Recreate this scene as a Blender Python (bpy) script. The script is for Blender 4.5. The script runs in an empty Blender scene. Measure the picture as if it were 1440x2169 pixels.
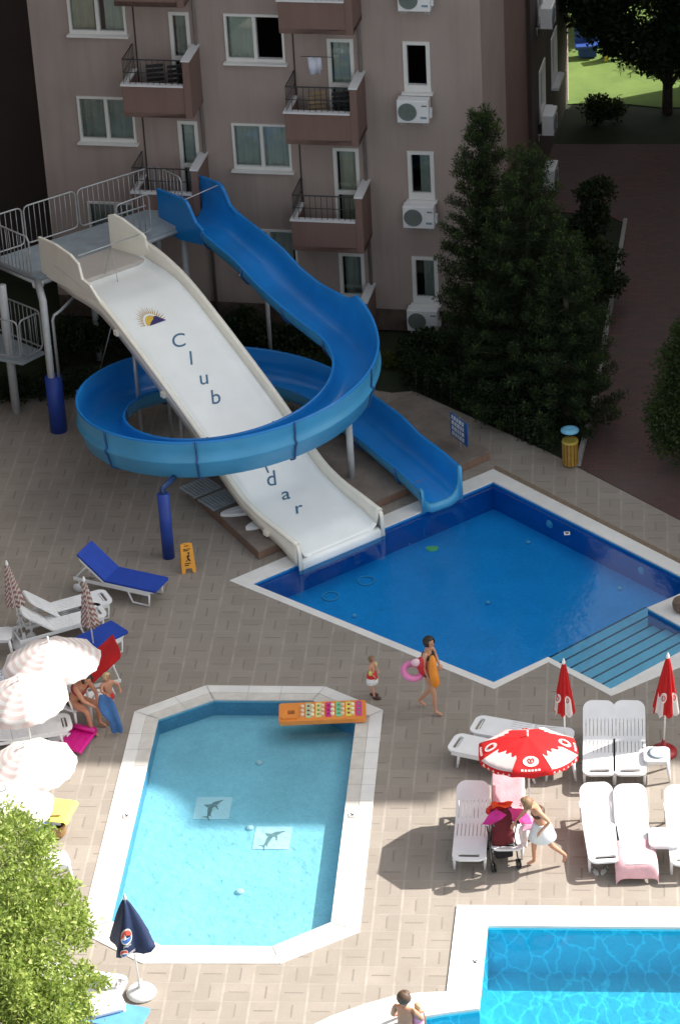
import bpy, bmesh, math, random
from math import sin, cos, pi, radians as Rd, atan2, hypot
from mathutils import Vector as V, Matrix, noise as mnoise
from mathutils.geometry import tessellate_polygon
sc = bpy.context.scene
COL = sc.collection
# ---------------------------------------------------------------- camera
FPX, CX, CY, HC = 6400.0, 720.0, 1084.5, 32.0
PITCH, ROLL, AXK, AXF = Rd(30.298), Rd(-3.33), Rd(6.152), Rd(12.947)
_R = V((1, 0, 0)); _U = V((0, sin(PITCH), cos(PITCH))); FW = V((0, cos(PITCH), -sin(PITCH)))
RT = cos(ROLL)*_R + sin(ROLL)*_U
UP = -sin(ROLL)*_R + cos(ROLL)*_U
EYE = V((0, 0, HC))
cd = bpy.data.cameras.new('camera'); cam = bpy.data.objects.new('camera', cd); COL.objects.link(cam)
cd.sensor_fit = 'VERTICAL'; cd.sensor_height = 36.0; cd.lens = FPX/2169*36.0
cd.clip_start = 0.5; cd.clip_end = 2000
cam.matrix_world = Matrix(((RT.x, UP.x, -FW.x, 0), (RT.y, UP.y, -FW.y, 0), (RT.z, UP.z, -FW.z, HC), (0, 0, 0, 1)))
sc.camera = cam
# ---------------------------------------------------------------- light
SUN_AZ, SUN_EL = Rd(18), Rd(42)
w = bpy.data.worlds.new('World'); sc.world = w; w.use_nodes = True
nt = w.node_tree; bg = nt.nodes['Background']
sky = nt.nodes.new('ShaderNodeTexSky'); sky.sky_type = 'NISHITA'; sky.sun_disc = False
sky.sun_elevation = SUN_EL; sky.sun_rotation = pi/2 - SUN_AZ
sky.altitude = 20; sky.air_density = 1.0; sky.dust_density = 2.5; sky.ozone_density = 1.0
hs_ = nt.nodes.new('ShaderNodeHueSaturation'); hs_.inputs['Saturation'].default_value = .35
tn_ = nt.nodes.new('ShaderNodeMix'); tn_.data_type = 'RGBA'; tn_.blend_type = 'MULTIPLY'; tn_.inputs[0].default_value = 1; tn_.inputs[7].default_value = (.98, .97, .92, 1)
nt.links.new(sky.outputs[0], hs_.inputs['Color']); nt.links.new(hs_.outputs[0], tn_.inputs[6])
nt.links.new(tn_.outputs[2], bg.inputs[0]); bg.inputs[1].default_value = 0.14
sl = bpy.data.lights.new('sun', 'SUN'); sl.energy = 4.8; sl.angle = Rd(0.55); sl.color = (1, .95, .88)
so = bpy.data.objects.new('sun', sl); COL.objects.link(so)
sd = V((cos(SUN_AZ)*cos(SUN_EL), sin(SUN_AZ)*cos(SUN_EL), sin(SUN_EL)))
so.rotation_euler = sd.to_track_quat('Z', 'Y').to_euler(); so.location = sd*60
sc.view_settings.view_transform = 'Standard'; sc.view_settings.look = 'None'
sc.view_settings.exposure = 1.02; sc.view_settings.gamma = 1.0
sc.cycles.max_bounces = 8; sc.cycles.transparent_max_bounces = 12
# ---------------------------------------------------------------- pixel to point helpers (positions read off the photograph)
def ray(px, py): return FW + ((px-CX)/FPX)*RT - ((py-CY)/FPX)*UP
def G(px, py, z=0.0):
    d = ray(px, py); return EYE + d*((z-HC)/d.z)
def proj(P):
    q = V(P)-EYE; z = q.dot(FW); return CX+FPX*q.dot(RT)/z, CY-FPX*q.dot(UP)/z
def gz(px, py, z=0.0): p = G(px, py, z); return (p.x, p.y)
# ---------------------------------------------------------------- materials
MATS = {}
def newmat(name):
    m = bpy.data.materials.new(name); m.use_nodes = True
    MATS[name] = m; return m, m.node_tree, m.node_tree.nodes['Principled BSDF']
def N(nt, t, **kw):
    n = nt.nodes.new(t)
    for k, v in kw.items(): setattr(n, k, v)
    return n
def mathn(nt, op, a, b=None, c=None):
    n = N(nt, 'ShaderNodeMath', operation=op)
    for i, x in enumerate((a, b, c)):
        if x is None: continue
        if isinstance(x, (int, float)): n.inputs[i].default_value = x
        else: nt.links.new(x, n.inputs[i])
    return n.outputs[0]
def mixc(nt, f, a, b, mode='MIX'):
    n = N(nt, 'ShaderNodeMix', data_type='RGBA', blend_type=mode)
    for i, x in ((0, f), (6, a), (7, b)):
        if isinstance(x, (int, float)): n.inputs[i].default_value = x
        elif isinstance(x, tuple): n.inputs[i].default_value = (*x[:3], 1)
        else: nt.links.new(x, n.inputs[i])
    return n.outputs[2]
def ramp(nt, f, stops):
    n = N(nt, 'ShaderNodeValToRGB'); e = n.color_ramp.elements
    while len(e) < len(stops): e.new(.5)
    for i, (p, c) in enumerate(stops):
        e[i].position = p; e[i].color = (*c, 1) if isinstance(c, tuple) else (c, c, c, 1)
    nt.links.new(f, n.inputs[0]); return n.outputs[0]
def noise(nt, scale, detail=3, vec=None, rough=.55, dist=0):
    n = N(nt, 'ShaderNodeTexNoise'); n.inputs['Scale'].default_value = scale
    n.inputs['Detail'].default_value = detail; n.inputs['Roughness'].default_value = rough
    n.inputs['Distortion'].default_value = dist
    if vec is not None: nt.links.new(vec, n.inputs['Vector'])
    return n.outputs[0]
def mat(name, col, rough=.6, var=.12, scale=4.0, bump=0.0, metal=0.0, spec=.5, sub=None, alpha=None, dirt=0.0, bscale=None, streak=0.0):
    if name in MATS: return MATS[name]
    m, nt, b = newmat(name)
    tc = N(nt, 'ShaderNodeTexCoord').outputs['Object']
    n1 = noise(nt, scale, 4, tc)
    lo = tuple(c*(1-var) for c in col); hi = tuple(min(1, c*(1+var)) for c in col)
    c = ramp(nt, n1, [(.3, lo), (.7, hi)])
    if dirt:
        d = ramp(nt, noise(nt, scale*.35, 6, tc, .7), [(.48, 0.0), (.75, 1.0)])
        c = mixc(nt, mathn(nt, 'MULTIPLY', d, dirt), c, tuple(x*.45 for x in col))
    if streak:
        mp_ = N(nt, 'ShaderNodeMapping'); mp_.inputs['Scale'].default_value = (2.2, 2.2, .16); nt.links.new(tc, mp_.inputs[0])
        st_ = ramp(nt, noise(nt, 1.4, 6, mp_.outputs[0], .7), [(.45, 0.0), (.78, 1.0)])
        c = mixc(nt, mathn(nt, 'MULTIPLY', st_, streak), c, tuple(x*.55 for x in col))
    nt.links.new(c, b.inputs['Base Color'])
    b.inputs['Roughness'].default_value = rough; b.inputs['Metallic'].default_value = metal
    b.inputs['Specular IOR Level'].default_value = spec
    if bump:
        bn = N(nt, 'ShaderNodeBump'); bn.inputs['Strength'].default_value = bump; bn.inputs['Distance'].default_value = .02
        nt.links.new(noise(nt, bscale or scale*6, 5, tc), bn.inputs['Height']); nt.links.new(bn.outputs[0], b.inputs['Normal'])
    if sub: b.inputs['Subsurface Weight'].default_value = sub; b.inputs['Subsurface Scale'].default_value = .05
    return m
def vrot(nt, ang, scale=1.0):
    g = N(nt, 'ShaderNodeNewGeometry'); mp = N(nt, 'ShaderNodeMapping', vector_type='POINT')
    mp.inputs['Rotation'].default_value = (0, 0, ang); mp.inputs['Scale'].default_value = (scale,)*3
    nt.links.new(g.outputs['Position'], mp.inputs['Vector']); return mp.outputs[0], g
def paver_mat():
    m, nt, b = newmat('basket weave pavers')
    T = .47
    vec, g = vrot(nt, AXK, 1/T)
    s = N(nt, 'ShaderNodeSeparateXYZ'); nt.links.new(vec, s.inputs[0]); x, y = s.outputs[0], s.outputs[1]
    fx, fy = mathn(nt, 'FLOOR', x), mathn(nt, 'FLOOR', y)
    u, v = mathn(nt, 'FRACT', x), mathn(nt, 'FRACT', y)
    par = mathn(nt, 'FRACT', mathn(nt, 'MULTIPLY', mathn(nt, 'ADD', fx, fy), .5)); par = mathn(nt, 'GREATER_THAN', par, .25)
    # coordinate across the two blocks of each cell
    a = mathn(nt, 'ADD', mathn(nt, 'MULTIPLY', u, par), mathn(nt, 'MULTIPLY', v, mathn(nt, 'SUBTRACT', 1.0, par)))
    c = mathn(nt, 'ADD', mathn(nt, 'MULTIPLY', v, par), mathn(nt, 'MULTIPLY', u, mathn(nt, 'SUBTRACT', 1.0, par)))
    mid = mathn(nt, 'LESS_THAN', mathn(nt, 'ABSOLUTE', mathn(nt, 'SUBTRACT', a, .5)), .035)
    inn = mathn(nt, 'MULTIPLY', mathn(nt, 'GREATER_THAN', c, .16), mathn(nt, 'LESS_THAN', c, .84))
    dark = mathn(nt, 'MULTIPLY', mid, inn)
    eu = mathn(nt, 'SUBTRACT', .5, mathn(nt, 'ABSOLUTE', mathn(nt, 'SUBTRACT', u, .5)))
    ev = mathn(nt, 'SUBTRACT', .5, mathn(nt, 'ABSOLUTE', mathn(nt, 'SUBTRACT', v, .5)))
    gr1 = mathn(nt, 'LESS_THAN', eu, .045); gr2 = mathn(nt, 'LESS_THAN', ev, .03)
    cv = N(nt, 'ShaderNodeCombineXYZ'); nt.links.new(fx, cv.inputs[0]); nt.links.new(fy, cv.inputs[1])
    nt.links.new(mathn(nt, 'GREATER_THAN', a, .5), cv.inputs[2])
    wn = N(nt, 'ShaderNodeTexWhiteNoise', noise_dimensions='3D'); nt.links.new(cv.outputs[0], wn.inputs[0])
    base = ramp(nt, wn.outputs[0], [(0, (.262, .232, .196)), (.5, (.284, .252, .213)), (1, (.31, .274, .233))])
    p = g.outputs['Position']
    base = mixc(nt, ramp(nt, noise(nt, 1.1, 6, p, .7), [(.35, 0.0), (.75, .55)]), base, (.21, .175, .15))
    base = mixc(nt, ramp(nt, noise(nt, 22, 4, p, .7), [(.35, 0.0), (.8, .35)]), base, (.2, .165, .14))
    n2 = noise(nt, 2.3, 3, p)
    col = mixc(nt, mathn(nt, 'MULTIPLY', dark, mathn(nt, 'MULTIPLY', .6, ramp(nt, wn.outputs[0], [(0, .35), (1, 1.0)]))), base, (.12, .1, .088))
    col = mixc(nt, mathn(nt, 'MULTIPLY', gr1, ramp(nt, n2, [(.35, .05), (.65, .45)])), col, (.42, .38, .34))
    col = mixc(nt, mathn(nt, 'MULTIPLY', gr2, ramp(nt, n2, [(.35, .25), (.6, 0.05)])), col, (.42, .38, .34))
    nt.links.new(col, b.inputs['Base Color']); b.inputs['Roughness'].default_value = .75
    h = mathn(nt, 'SUBTRACT', 1.0, mathn(nt, 'MAXIMUM', dark, mathn(nt, 'MAXIMUM', gr1, gr2)))
    bn = N(nt, 'ShaderNodeBump'); bn.inputs['Strength'].default_value = .5; bn.inputs['Distance'].default_value = .008
    nt.links.new(h, bn.inputs['Height']); nt.links.new(bn.outputs[0], b.inputs['Normal'])
    return m
def tile_mat(name, c1, c2, ang, size=.03, grout=(.5, .6, .62), gf=.15):
    m, nt, b = newmat(name)
    vec, g = vrot(nt, ang, 1/size)
    s = N(nt, 'ShaderNodeVectorMath', operation='FLOOR'); nt.links.new(vec, s.inputs[0])
    wn = N(nt, 'ShaderNodeTexWhiteNoise', noise_dimensions='3D'); nt.links.new(s.outputs[0], wn.inputs[0])
    c = ramp(nt, wn.outputs[0], [(0, c1), (1, c2)])
    c = mixc(nt, ramp(nt, noise(nt, 1.3, 5, g.outputs['Position'], .65), [(.4, 0.0), (.8, .3)]), c, tuple(x*.72 for x in c1))
    c = mixc(nt, ramp(nt, noise(nt, 6, 5, g.outputs['Position'], .65), [(.4, 0.0), (.8, .35)]), c, tuple(min(1, x*1.25) for x in c2))
    nt.links.new(c, b.inputs['Base Color']); b.inputs['Roughness'].default_value = .35
    return m
def water_mat(name, tint, scale, strength, net=None, refl=1.0):
    m, nt, b = newmat(name)
    nt.nodes.remove(b); out = nt.nodes['Material Output']
    g = N(nt, 'ShaderNodeNewGeometry').outputs['Position']
    tr = N(nt, 'ShaderNodeBsdfTransparent'); gl = N(nt, 'ShaderNodeBsdfGlossy'); gl.inputs['Roughness'].default_value = .04
    gl.inputs['Color'].default_value = (refl,)*3+(1,)
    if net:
        # bright caustic net painted into the water's transparent colour
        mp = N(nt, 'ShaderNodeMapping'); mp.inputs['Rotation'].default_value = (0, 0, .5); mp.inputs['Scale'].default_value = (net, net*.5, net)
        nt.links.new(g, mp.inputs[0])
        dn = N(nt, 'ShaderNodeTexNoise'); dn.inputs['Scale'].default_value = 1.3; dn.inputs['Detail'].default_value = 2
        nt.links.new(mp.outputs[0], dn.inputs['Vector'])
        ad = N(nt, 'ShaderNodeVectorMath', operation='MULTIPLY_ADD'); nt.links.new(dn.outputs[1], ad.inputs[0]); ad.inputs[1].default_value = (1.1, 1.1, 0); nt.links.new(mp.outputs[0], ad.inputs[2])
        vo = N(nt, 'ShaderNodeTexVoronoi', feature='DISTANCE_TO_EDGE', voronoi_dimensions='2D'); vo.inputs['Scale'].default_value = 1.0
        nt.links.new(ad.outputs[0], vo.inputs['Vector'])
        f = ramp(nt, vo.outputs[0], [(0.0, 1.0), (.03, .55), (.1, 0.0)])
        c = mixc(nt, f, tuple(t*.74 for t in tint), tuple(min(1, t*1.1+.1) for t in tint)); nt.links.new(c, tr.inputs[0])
    else:
        f = noise(nt, 1.2, 4, g); c = ramp(nt, f, [(.3, tuple(t*.9 for t in tint)), (.7, tint)]); nt.links.new(c, tr.inputs[0])
    bn = N(nt, 'ShaderNodeBump'); bn.inputs['Strength'].default_value = strength; bn.inputs['Distance'].default_value = .02
    nt.links.new(noise(nt, scale, 3, g), bn.inputs['Height']); nt.links.new(bn.outputs[0], gl.inputs['Normal'])
    fr = N(nt, 'ShaderNodeFresnel'); fr.inputs[0].default_value = 1.33; nt.links.new(bn.outputs[0], fr.inputs['Normal'])
    mx = N(nt, 'ShaderNodeMixShader'); nt.links.new(fr.outputs[0], mx.inputs[0]); nt.links.new(tr.outputs[0], mx.inputs[1]); nt.links.new(gl.outputs[0], mx.inputs[2])
    nt.links.new(mx.outputs[0], out.inputs[0]); return m
def foliage_mat(name, c1, c2, c3, trans=.35):
    m, nt, b = newmat(name)
    g = N(nt, 'ShaderNodeNewGeometry')
    r = g.outputs['Random Per Island']
    c = ramp(nt, r, [(0, c1), (.6, c2), (1, c3)])
    c = mixc(nt, ramp(nt, noise(nt, 1.6, 3, g.outputs['Position']), [(.35, 0.0), (.7, .5)]), c, c1)
    nt.links.new(c, b.inputs['Base Color']); b.inputs['Roughness'].default_value = .55; b.inputs['Specular IOR Level'].default_value = .25
    tl = N(nt, 'ShaderNodeBsdfTranslucent'); nt.links.new(mixc(nt, .35, c, (.3, .4, .03)), tl.inputs[0])
    mx = N(nt, 'ShaderNodeMixShader'); mx.inputs[0].default_value = trans
    nt.links.new(b.outputs[0], mx.inputs[1]); nt.links.new(tl.outputs[0], mx.inputs[2])
    nt.links.new(mx.outputs[0], nt.nodes['Material Output'].inputs[0]); return m
# ---------------------------------------------------------------- object helpers
XF = {}
def _tf(o): return XF.get(o.name, Matrix())
def tag(o, label=None, cat=None, group=None, kind=None):
    if label: o['label'] = label
    if cat: o['category'] = cat
    if group: o['group'] = group
    if kind: o['kind'] = kind
    return o
def thing(name, label, cat, loc=(0, 0, 0), rz=0.0, group=None, rot=None):
    o = bpy.data.objects.new(name, None); COL.objects.link(o); o.empty_display_size = .2
    o.location = loc; o.rotation_euler = rot if rot else (0, 0, rz)
    XF[o.name] = Matrix.Translation(V(loc)) @ o.rotation_euler.to_matrix().to_4x4()
    return tag(o, label, cat, group)
def children_of(o): return [c for c in COL.objects if c.parent == o]
def copy_tree(o, loc=None, rz=None, label=None, parent=None):
    c = o.copy(); COL.objects.link(c)
    if parent: c.parent = parent
    if loc is not None: c.location = loc
    if rz is not None: c.rotation_euler = (0, 0, rz)
    if label: c['label'] = label
    XF[c.name] = Matrix.Translation(c.location) @ c.rotation_euler.to_matrix().to_4x4()
    for ch in children_of(o): copy_tree(ch, parent=c)
    return c
class B:
    """collects faces of one part"""
    def __init__(s): s.v = []; s.f = []
    def add(s, vs, fs):
        k = len(s.v); s.v += [tuple(a) for a in vs]; s.f += [tuple(i+k for i in f) for f in fs]; return s
    def box(s, c, d, rz=0, M=None, bev=0):
        hx, hy, hz = d[0]/2, d[1]/2, d[2]/2
        m = Matrix.Translation(V(c)) @ Matrix.Rotation(rz, 4, 'Z') @ (M.to_4x4() if M else Matrix())
        vs = [m @ V((x*hx, y*hy, z*hz)) for z in (-1, 1) for y in (-1, 1) for x in (-1, 1)]
        return s.add(vs, [(0, 2, 3, 1), (4, 5, 7, 6), (0, 1, 5, 4), (2, 6, 7, 3), (0, 4, 6, 2), (1, 3, 7, 5)])
    def plate(s, outer, z0, z1, holes=(), M=None):
        """flat slab of any outline with holes"""
        def area(p): return sum(p[i][0]*p[(i+1) % len(p)][1]-p[(i+1) % len(p)][0]*p[i][1] for i in range(len(p)))
        outer = [V((p[0], p[1], 0)) for p in outer]
        if area(outer) < 0: outer.reverse()
        hs = []
        for h in holes:
            h = [V((p[0], p[1], 0)) for p in h]
            if area(h) > 0: h.reverse()
            hs.append(h)
        loops = [outer]+hs; flat = [p for l in loops for p in l]; n = len(flat)
        tris = tessellate_polygon(loops)
        M = M or Matrix()
        vs = [M @ V((p.x, p.y, z1)) for p in flat]+[M @ V((p.x, p.y, z0)) for p in flat]
        fs = []
        for t in tris:
            a, b, c = (flat[i] for i in t)
            if (b-a).cross(c-a).z < 0: t = (t[0], t[2], t[1])
            fs.append(tuple(t)); fs.append((t[0]+n, t[2]+n, t[1]+n))
        k = 0
        for l in loops:
            for i in range(len(l)):
                a, b = k+i, k+(i+1) % len(l); fs.append((a+n, b+n, b, a))
            k += len(l)
        return s.add(vs, fs)
    def sheet(s, outer, z, holes=()):
        b = B(); b.plate(outer, z-1, z, holes); n = len(b.v)//2
        return s.add(b.v[:n], [f for f in b.f if max(f) < n])
    def tube(s, pts, r, n=8, cap=True, closed=False):
        pts = [V(p) for p in pts]; m = len(pts)
        rs = r if isinstance(r, (list, tuple)) else [r]*m
        vs = []; fs = []; prev = None
        for i, p in enumerate(pts):
            if closed: t = pts[(i+1) % m]-pts[i-1]
            else: t = pts[min(i+1, m-1)]-pts[max(i-1, 0)]
            t.normalize()
            if prev is None:
                a = t.orthogonal().normalized()
            else:
                a = prev-t*prev.dot(t)
                a = a.normalized() if a.length > 1e-6 else t.orthogonal().normalized()
            prev = a; b = t.cross(a)
            for k in range(n):
                th = 2*pi*k/n; vs.append(p+(a*cos(th)+b*sin(th))*rs[i])
        for i in range(m if closed else m-1):
            j = (i+1) % m
            for k in range(n):
                l = (k+1) % n; fs.append((i*n+k, i*n+l, j*n+l, j*n+k))
        if cap and not closed: fs.append(tuple(range(n))[::-1]); fs.append(tuple((m-1)*n+k for k in range(n)))
        return s.add(vs, fs)
    def lathe(s, prof, n=16, c=(0, 0, 0), M=None, sx=1, sy=1):
        """prof = [(r,z)...] bottom to top"""
        M = M or Matrix(); vs = []; fs = []; c = V(c)
        for r, z in prof:
            for k in range(n): th = 2*pi*k/n; vs.append(c+M @ V((r*cos(th)*sx, r*sin(th)*sy, z)))
        for i in range(len(prof)-1):
            for k in range(n):
                l = (k+1) % n; fs.append((i*n+k, i*n+l, (i+1)*n+l, (i+1)*n+k))
        if prof[0][0] > 1e-4: fs.append(tuple(range(n))[::-1])
        if prof[-1][0] > 1e-4: fs.append(tuple((len(prof)-1)*n+k for k in range(n)))
        return s.add(vs, fs)
    def ball(s, c, r, n=10, M=None):
        r = (r, r, r) if isinstance(r, (int, float)) else r
        pr = [(max(1e-5, cos(a)), sin(a)) for a in [(-pi/2)+pi*i/n for i in range(n+1)]]
        m = (M or Matrix()).to_4x4() @ Matrix.Diagonal((r[0], r[1], r[2], 1))
        return s.lathe(pr, n+4, c, m)
    def grid(s, rows, flip=False, thick=0):
        """rows of points -> quad surface"""
        nr, nc = len(rows), len(rows[0]); fs = []
        for i in range(nr-1):
            for j in range(nc-1):
                q = (i*nc+j, i*nc+j+1, (i+1)*nc+j+1, (i+1)*nc+j); fs.append(q[::-1] if flip else q)
        return s.add([p for r in rows for p in r], fs)
    def build(s, name, m, parent=None, smooth=False, world=False, solid=0, bevel=0, label=None, sub=0):
        me = bpy.data.meshes.new(name); me.from_pydata(s.v, [], s.f); me.validate(); me.update()
        if world and parent: me.transform(_tf(parent).inverted())
        me.materials.append(m)
        if smooth: me.shade_smooth()
        o = bpy.data.objects.new(name, me); COL.objects.link(o); XF[o.name] = Matrix()
        if parent: o.parent = parent
        if solid: md = o.modifiers.new('solid', 'SOLIDIFY'); md.thickness = solid; md.offset = 0
        if sub: md = o.modifiers.new('sub', 'SUBSURF'); md.levels = sub; md.render_levels = sub
        if bevel:
            md = o.modifiers.new('bevel', 'BEVEL'); md.width = bevel; md.segments = 2; md.limit_method = 'ANGLE'
        if label: o['label'] = label
        return o
def struct(o): o['kind'] = 'structure'; return o
def poly(pxs, z=0): return [gz(x, y, z) for x, y in pxs]
def lerp(a, b, t): return a+(b-a)*t
def rrect(x0, y0, x1, y1, r, n=4):
    out = []
    for cx, cy, a0 in ((x1-r, y1-r, 0), (x0+r, y1-r, 90), (x0+r, y0+r, 180), (x1-r, y0+r, 270)):
        for i in range(n+1): a = Rd(a0+90*i/n); out.append((cx+r*cos(a), cy+r*sin(a)))
    return out
def spline(pts, n):
    """Catmull-Rom through pts, n samples"""
    pts = [V(p) for p in pts]; P = [2*pts[0]-pts[1]]+pts+[2*pts[-1]-pts[-2]]; out = []
    m = len(pts)-1
    for i in range(n):
        t = i/(n-1)*m; k = min(int(t), m-1); t -= k
        a, b, c, d = P[k:k+4]
        out.append(.5*((2*b)+(c-a)*t+(2*a-5*b+4*c-d)*t*t+(3*b-a-3*c+d)*t**3))
    return out
# ================================================================ materials used everywhere
M_pav = paver_mat()
M_white = mat('white plastic', (.78, .79, .8), .35, .04, 3, dirt=.12)
M_whited = mat('white paint', (.7, .71, .72), .45, .05, 3, dirt=.2)
M_black = mat('black metal', (.02, .02, .022), .45, .1)
M_steel = mat('galvanised steel', (.42, .43, .44), .4, .12, 8, metal=.4)
M_pole = mat('pale grey painted steel', (.45, .47, .48), .4, .08, 6)
M_navyp = mat('dark blue padding', (.015, .05, .3), .5, .12, 3, bump=.1)
# ================================================================ ground, deck, path, lawn
DECK = poly([(-260, 866), (620, 800), (830, 832), (875, 828), (1160, 957), (1440, 1103), (1900, 1345), (1900, 2700), (-700, 2700)])
BIG_O = poly([(486, 1230.6), (1043.7, 994.4), (1640, 1297), (1640, 1330), (1293, 1475), (1160, 1403), (1045, 1460)])
BIG_I = poly([(534, 1237), (1043.7, 1020.4), (1480, 1241), (1370, 1288), (1490, 1354), (1293, 1460), (1160, 1392.4), (1045, 1446)])
KID_I = poly([(336, 1523), (453, 1482), (662, 1484), (753, 1531), (701, 1954), (577, 2005), (341.5, 2003), (236, 1951)])
KID_O = poly([(285, 1508), (437, 1452.5), (689, 1455), (811, 1504.6), (761.5, 1975), (594, 2041.7), (301, 2041.7), (170, 1975)])
BOT_O = poly([(967, 1919.6), (1900, 1928), (1900, 2700), (500, 2700), (560, 2235), (640, 2185), (700, 2155), (770, 2130), (830, 2113), (890, 2105), (945, 2103)])
BOT_I = poly([(1032.7, 1963.3), (1850, 1970), (1850, 2650), (620, 2650), (680, 2260), (740, 2205), (800, 2180), (870, 2160), (940, 2148), (1015, 2138.3)])
def grow(p, d):
    c = V((sum(q[0] for q in p)/len(p), sum(q[1] for q in p)/len(p))); return [tuple(c+(V(q)-c)*(1+d/(V(q)-c).length)) for q in p]
m, nt, b = newmat('soil grass and lawn shade')
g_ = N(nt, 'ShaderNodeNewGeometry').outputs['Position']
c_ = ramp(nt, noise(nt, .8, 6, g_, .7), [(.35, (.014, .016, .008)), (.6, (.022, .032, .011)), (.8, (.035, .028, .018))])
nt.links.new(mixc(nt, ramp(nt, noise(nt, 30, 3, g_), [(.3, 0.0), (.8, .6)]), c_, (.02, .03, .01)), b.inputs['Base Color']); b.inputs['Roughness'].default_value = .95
M_soil_shade = m  # dark soil; doubles as painted shade on the lawn's near strip
BIGP = [(-900, -300), (900, -300), (900, 1500), (-900, 1500)]
struct(B().sheet(BIGP, -.06, [grow(DECK, -.1)]).build('ground', M_soil_shade))
struct(B().plate(DECK, -.3, 0, [grow(BIG_O, -.04), grow(KID_O, -.04), grow(BOT_O, -.04)]).build('pool_deck', M_pav))
# path of reddish pavers
m, nt, b = newmat('reddish pavers')
vec, g = vrot(nt, AXK+.05, 1.0)
br = N(nt, 'ShaderNodeTexBrick'); br.inputs['Scale'].default_value = 2.2; br.inputs['Mortar Size'].default_value = .012
br.inputs['Color1'].default_value = (.12, .055, .048, 1); br.inputs['Color2'].default_value = (.082, .044, .04, 1); br.inputs['Mortar'].default_value = (.05, .04, .038, 1)
nt.links.new(vec, br.inputs[0])
c_ = mixc(nt, ramp(nt, noise(nt, .5, 5, g.outputs['Position'], .7), [(.4, 0.0), (.7, .7)]), br.outputs[0], (.075, .058, .055))
nt.links.new(c_, b.inputs['Base Color']); b.inputs['Roughness'].default_value = .8
PATH = poly([(1222, 985), (1255, 850), (1300, 600), (1322, 470), (1290, 455), (1120, 440), (1120, 303), (2200, 303), (2200, 1500)])
PATH = [p for p in PATH]
struct(B().plate(PATH, -.2, -.03, []).build('path', m))
kb = B()
kp = [G(x, y, 0) for x, y in [(1224, 985), (1257, 850), (1302, 600), (1324, 470)]]
for a, b2 in zip(kp, kp[1:]):
    d = b2-a; kb.box((a+b2)/2+V((0, 0, .02)), (d.length, .1, .16), atan2(d.y, d.x))
struct(kb.build('kerb', mat('concrete kerb', (.3, .29, .27), .8, .15, 5, dirt=.4)))
m, nt, b = newmat('mown lawn')
g_ = N(nt, 'ShaderNodeNewGeometry').outputs['Position']
c_ = ramp(nt, noise(nt, .9, 6, g_, .7), [(.3, (.07, .12, .02)), (.6, (.115, .18, .035)), (.8, (.16, .2, .055))])
nt.links.new(mixc(nt, ramp(nt, noise(nt, 25, 3, g_), [(.3, 0.0), (.8, .5)]), c_, (.08, .12, .02)), b.inputs['Base Color']); b.inputs['Roughness'].default_value = .95
LAWN = poly([(1100, 222), (1290, 214), (1400, 225), (2400, 215)])+[(60, 140), (-2, 140)]  # lawn ends at the sun edge; dark ground colour paints its shaded strip
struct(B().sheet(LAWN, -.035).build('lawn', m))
# ================================================================ pools
M_cope = mat('white coping stone', (.72, .71, .68), .6, .06, 2.5, bump=.05, dirt=.22)
M_grate = mat('beige overflow grating', (.6, .57, .52), .7, .08, 5, bump=.1, dirt=.25)
def ring_mid(o, i, t): return [(lerp(a[0], b[0], t), lerp(a[1], b[1], t)) for a, b in zip(o, i)]
def pool(name, outer, inner, depth, tilem, waterm, wl=-.07, mid=None, wallm=None, ctop=.015):
    if mid:
        md = ring_mid(outer, inner, mid)
        struct(B().plate(outer, -.02, ctop, [md]).build(name+'_coping', M_cope, bevel=.004))
        struct(B().plate([tuple(p) for p in grow(md, -.008)], -.02, ctop-.006, [inner]).build(name+'_gutter', M_grate))
    else:
        struct(B().plate(outer, -.02, ctop, [inner]).build(name+'_coping', M_cope, bevel=.004))
    w_ = B(); n = len(inner)
    gi = grow(inner, .012)
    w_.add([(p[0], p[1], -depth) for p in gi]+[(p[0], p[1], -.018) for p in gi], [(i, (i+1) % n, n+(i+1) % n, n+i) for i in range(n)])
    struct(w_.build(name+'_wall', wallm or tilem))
    struct(B().sheet(gi, -depth).build(name+'_floor', tilem))
    struct(B().sheet(gi, wl).build(name+'_water', waterm))
pool('childrens_pool', KID_O, KID_I, .36, tile_mat('pale blue mosaic', (.38, .63, .72), (.47, .72, .79), AXK), water_mat('shallow water', (.75, .95, 1.0), 5, .12), mid=.5,
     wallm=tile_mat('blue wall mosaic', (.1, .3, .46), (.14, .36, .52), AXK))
pool('deep_pool', BIG_O, BIG_I, .68, tile_mat('blue mosaic', (.05, .46, .8), (.08, .54, .88), AXK), water_mat('deep water', (.42, .8, .98), 6, .2),
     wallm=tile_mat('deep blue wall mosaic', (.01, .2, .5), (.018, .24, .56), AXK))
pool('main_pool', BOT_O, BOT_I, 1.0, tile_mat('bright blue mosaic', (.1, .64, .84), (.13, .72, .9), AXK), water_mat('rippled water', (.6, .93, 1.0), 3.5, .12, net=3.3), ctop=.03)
# wide brownish gutter strip beside far coping of the deep pool
gs = poly([(1046, 992), (1047, 985), (1640, 1287), (1640, 1297)])
struct(B().plate(gs, -.05, .005).build('drain_channel', mat('brown drain grating', (.2, .145, .1), .8, .2, 9)))
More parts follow.
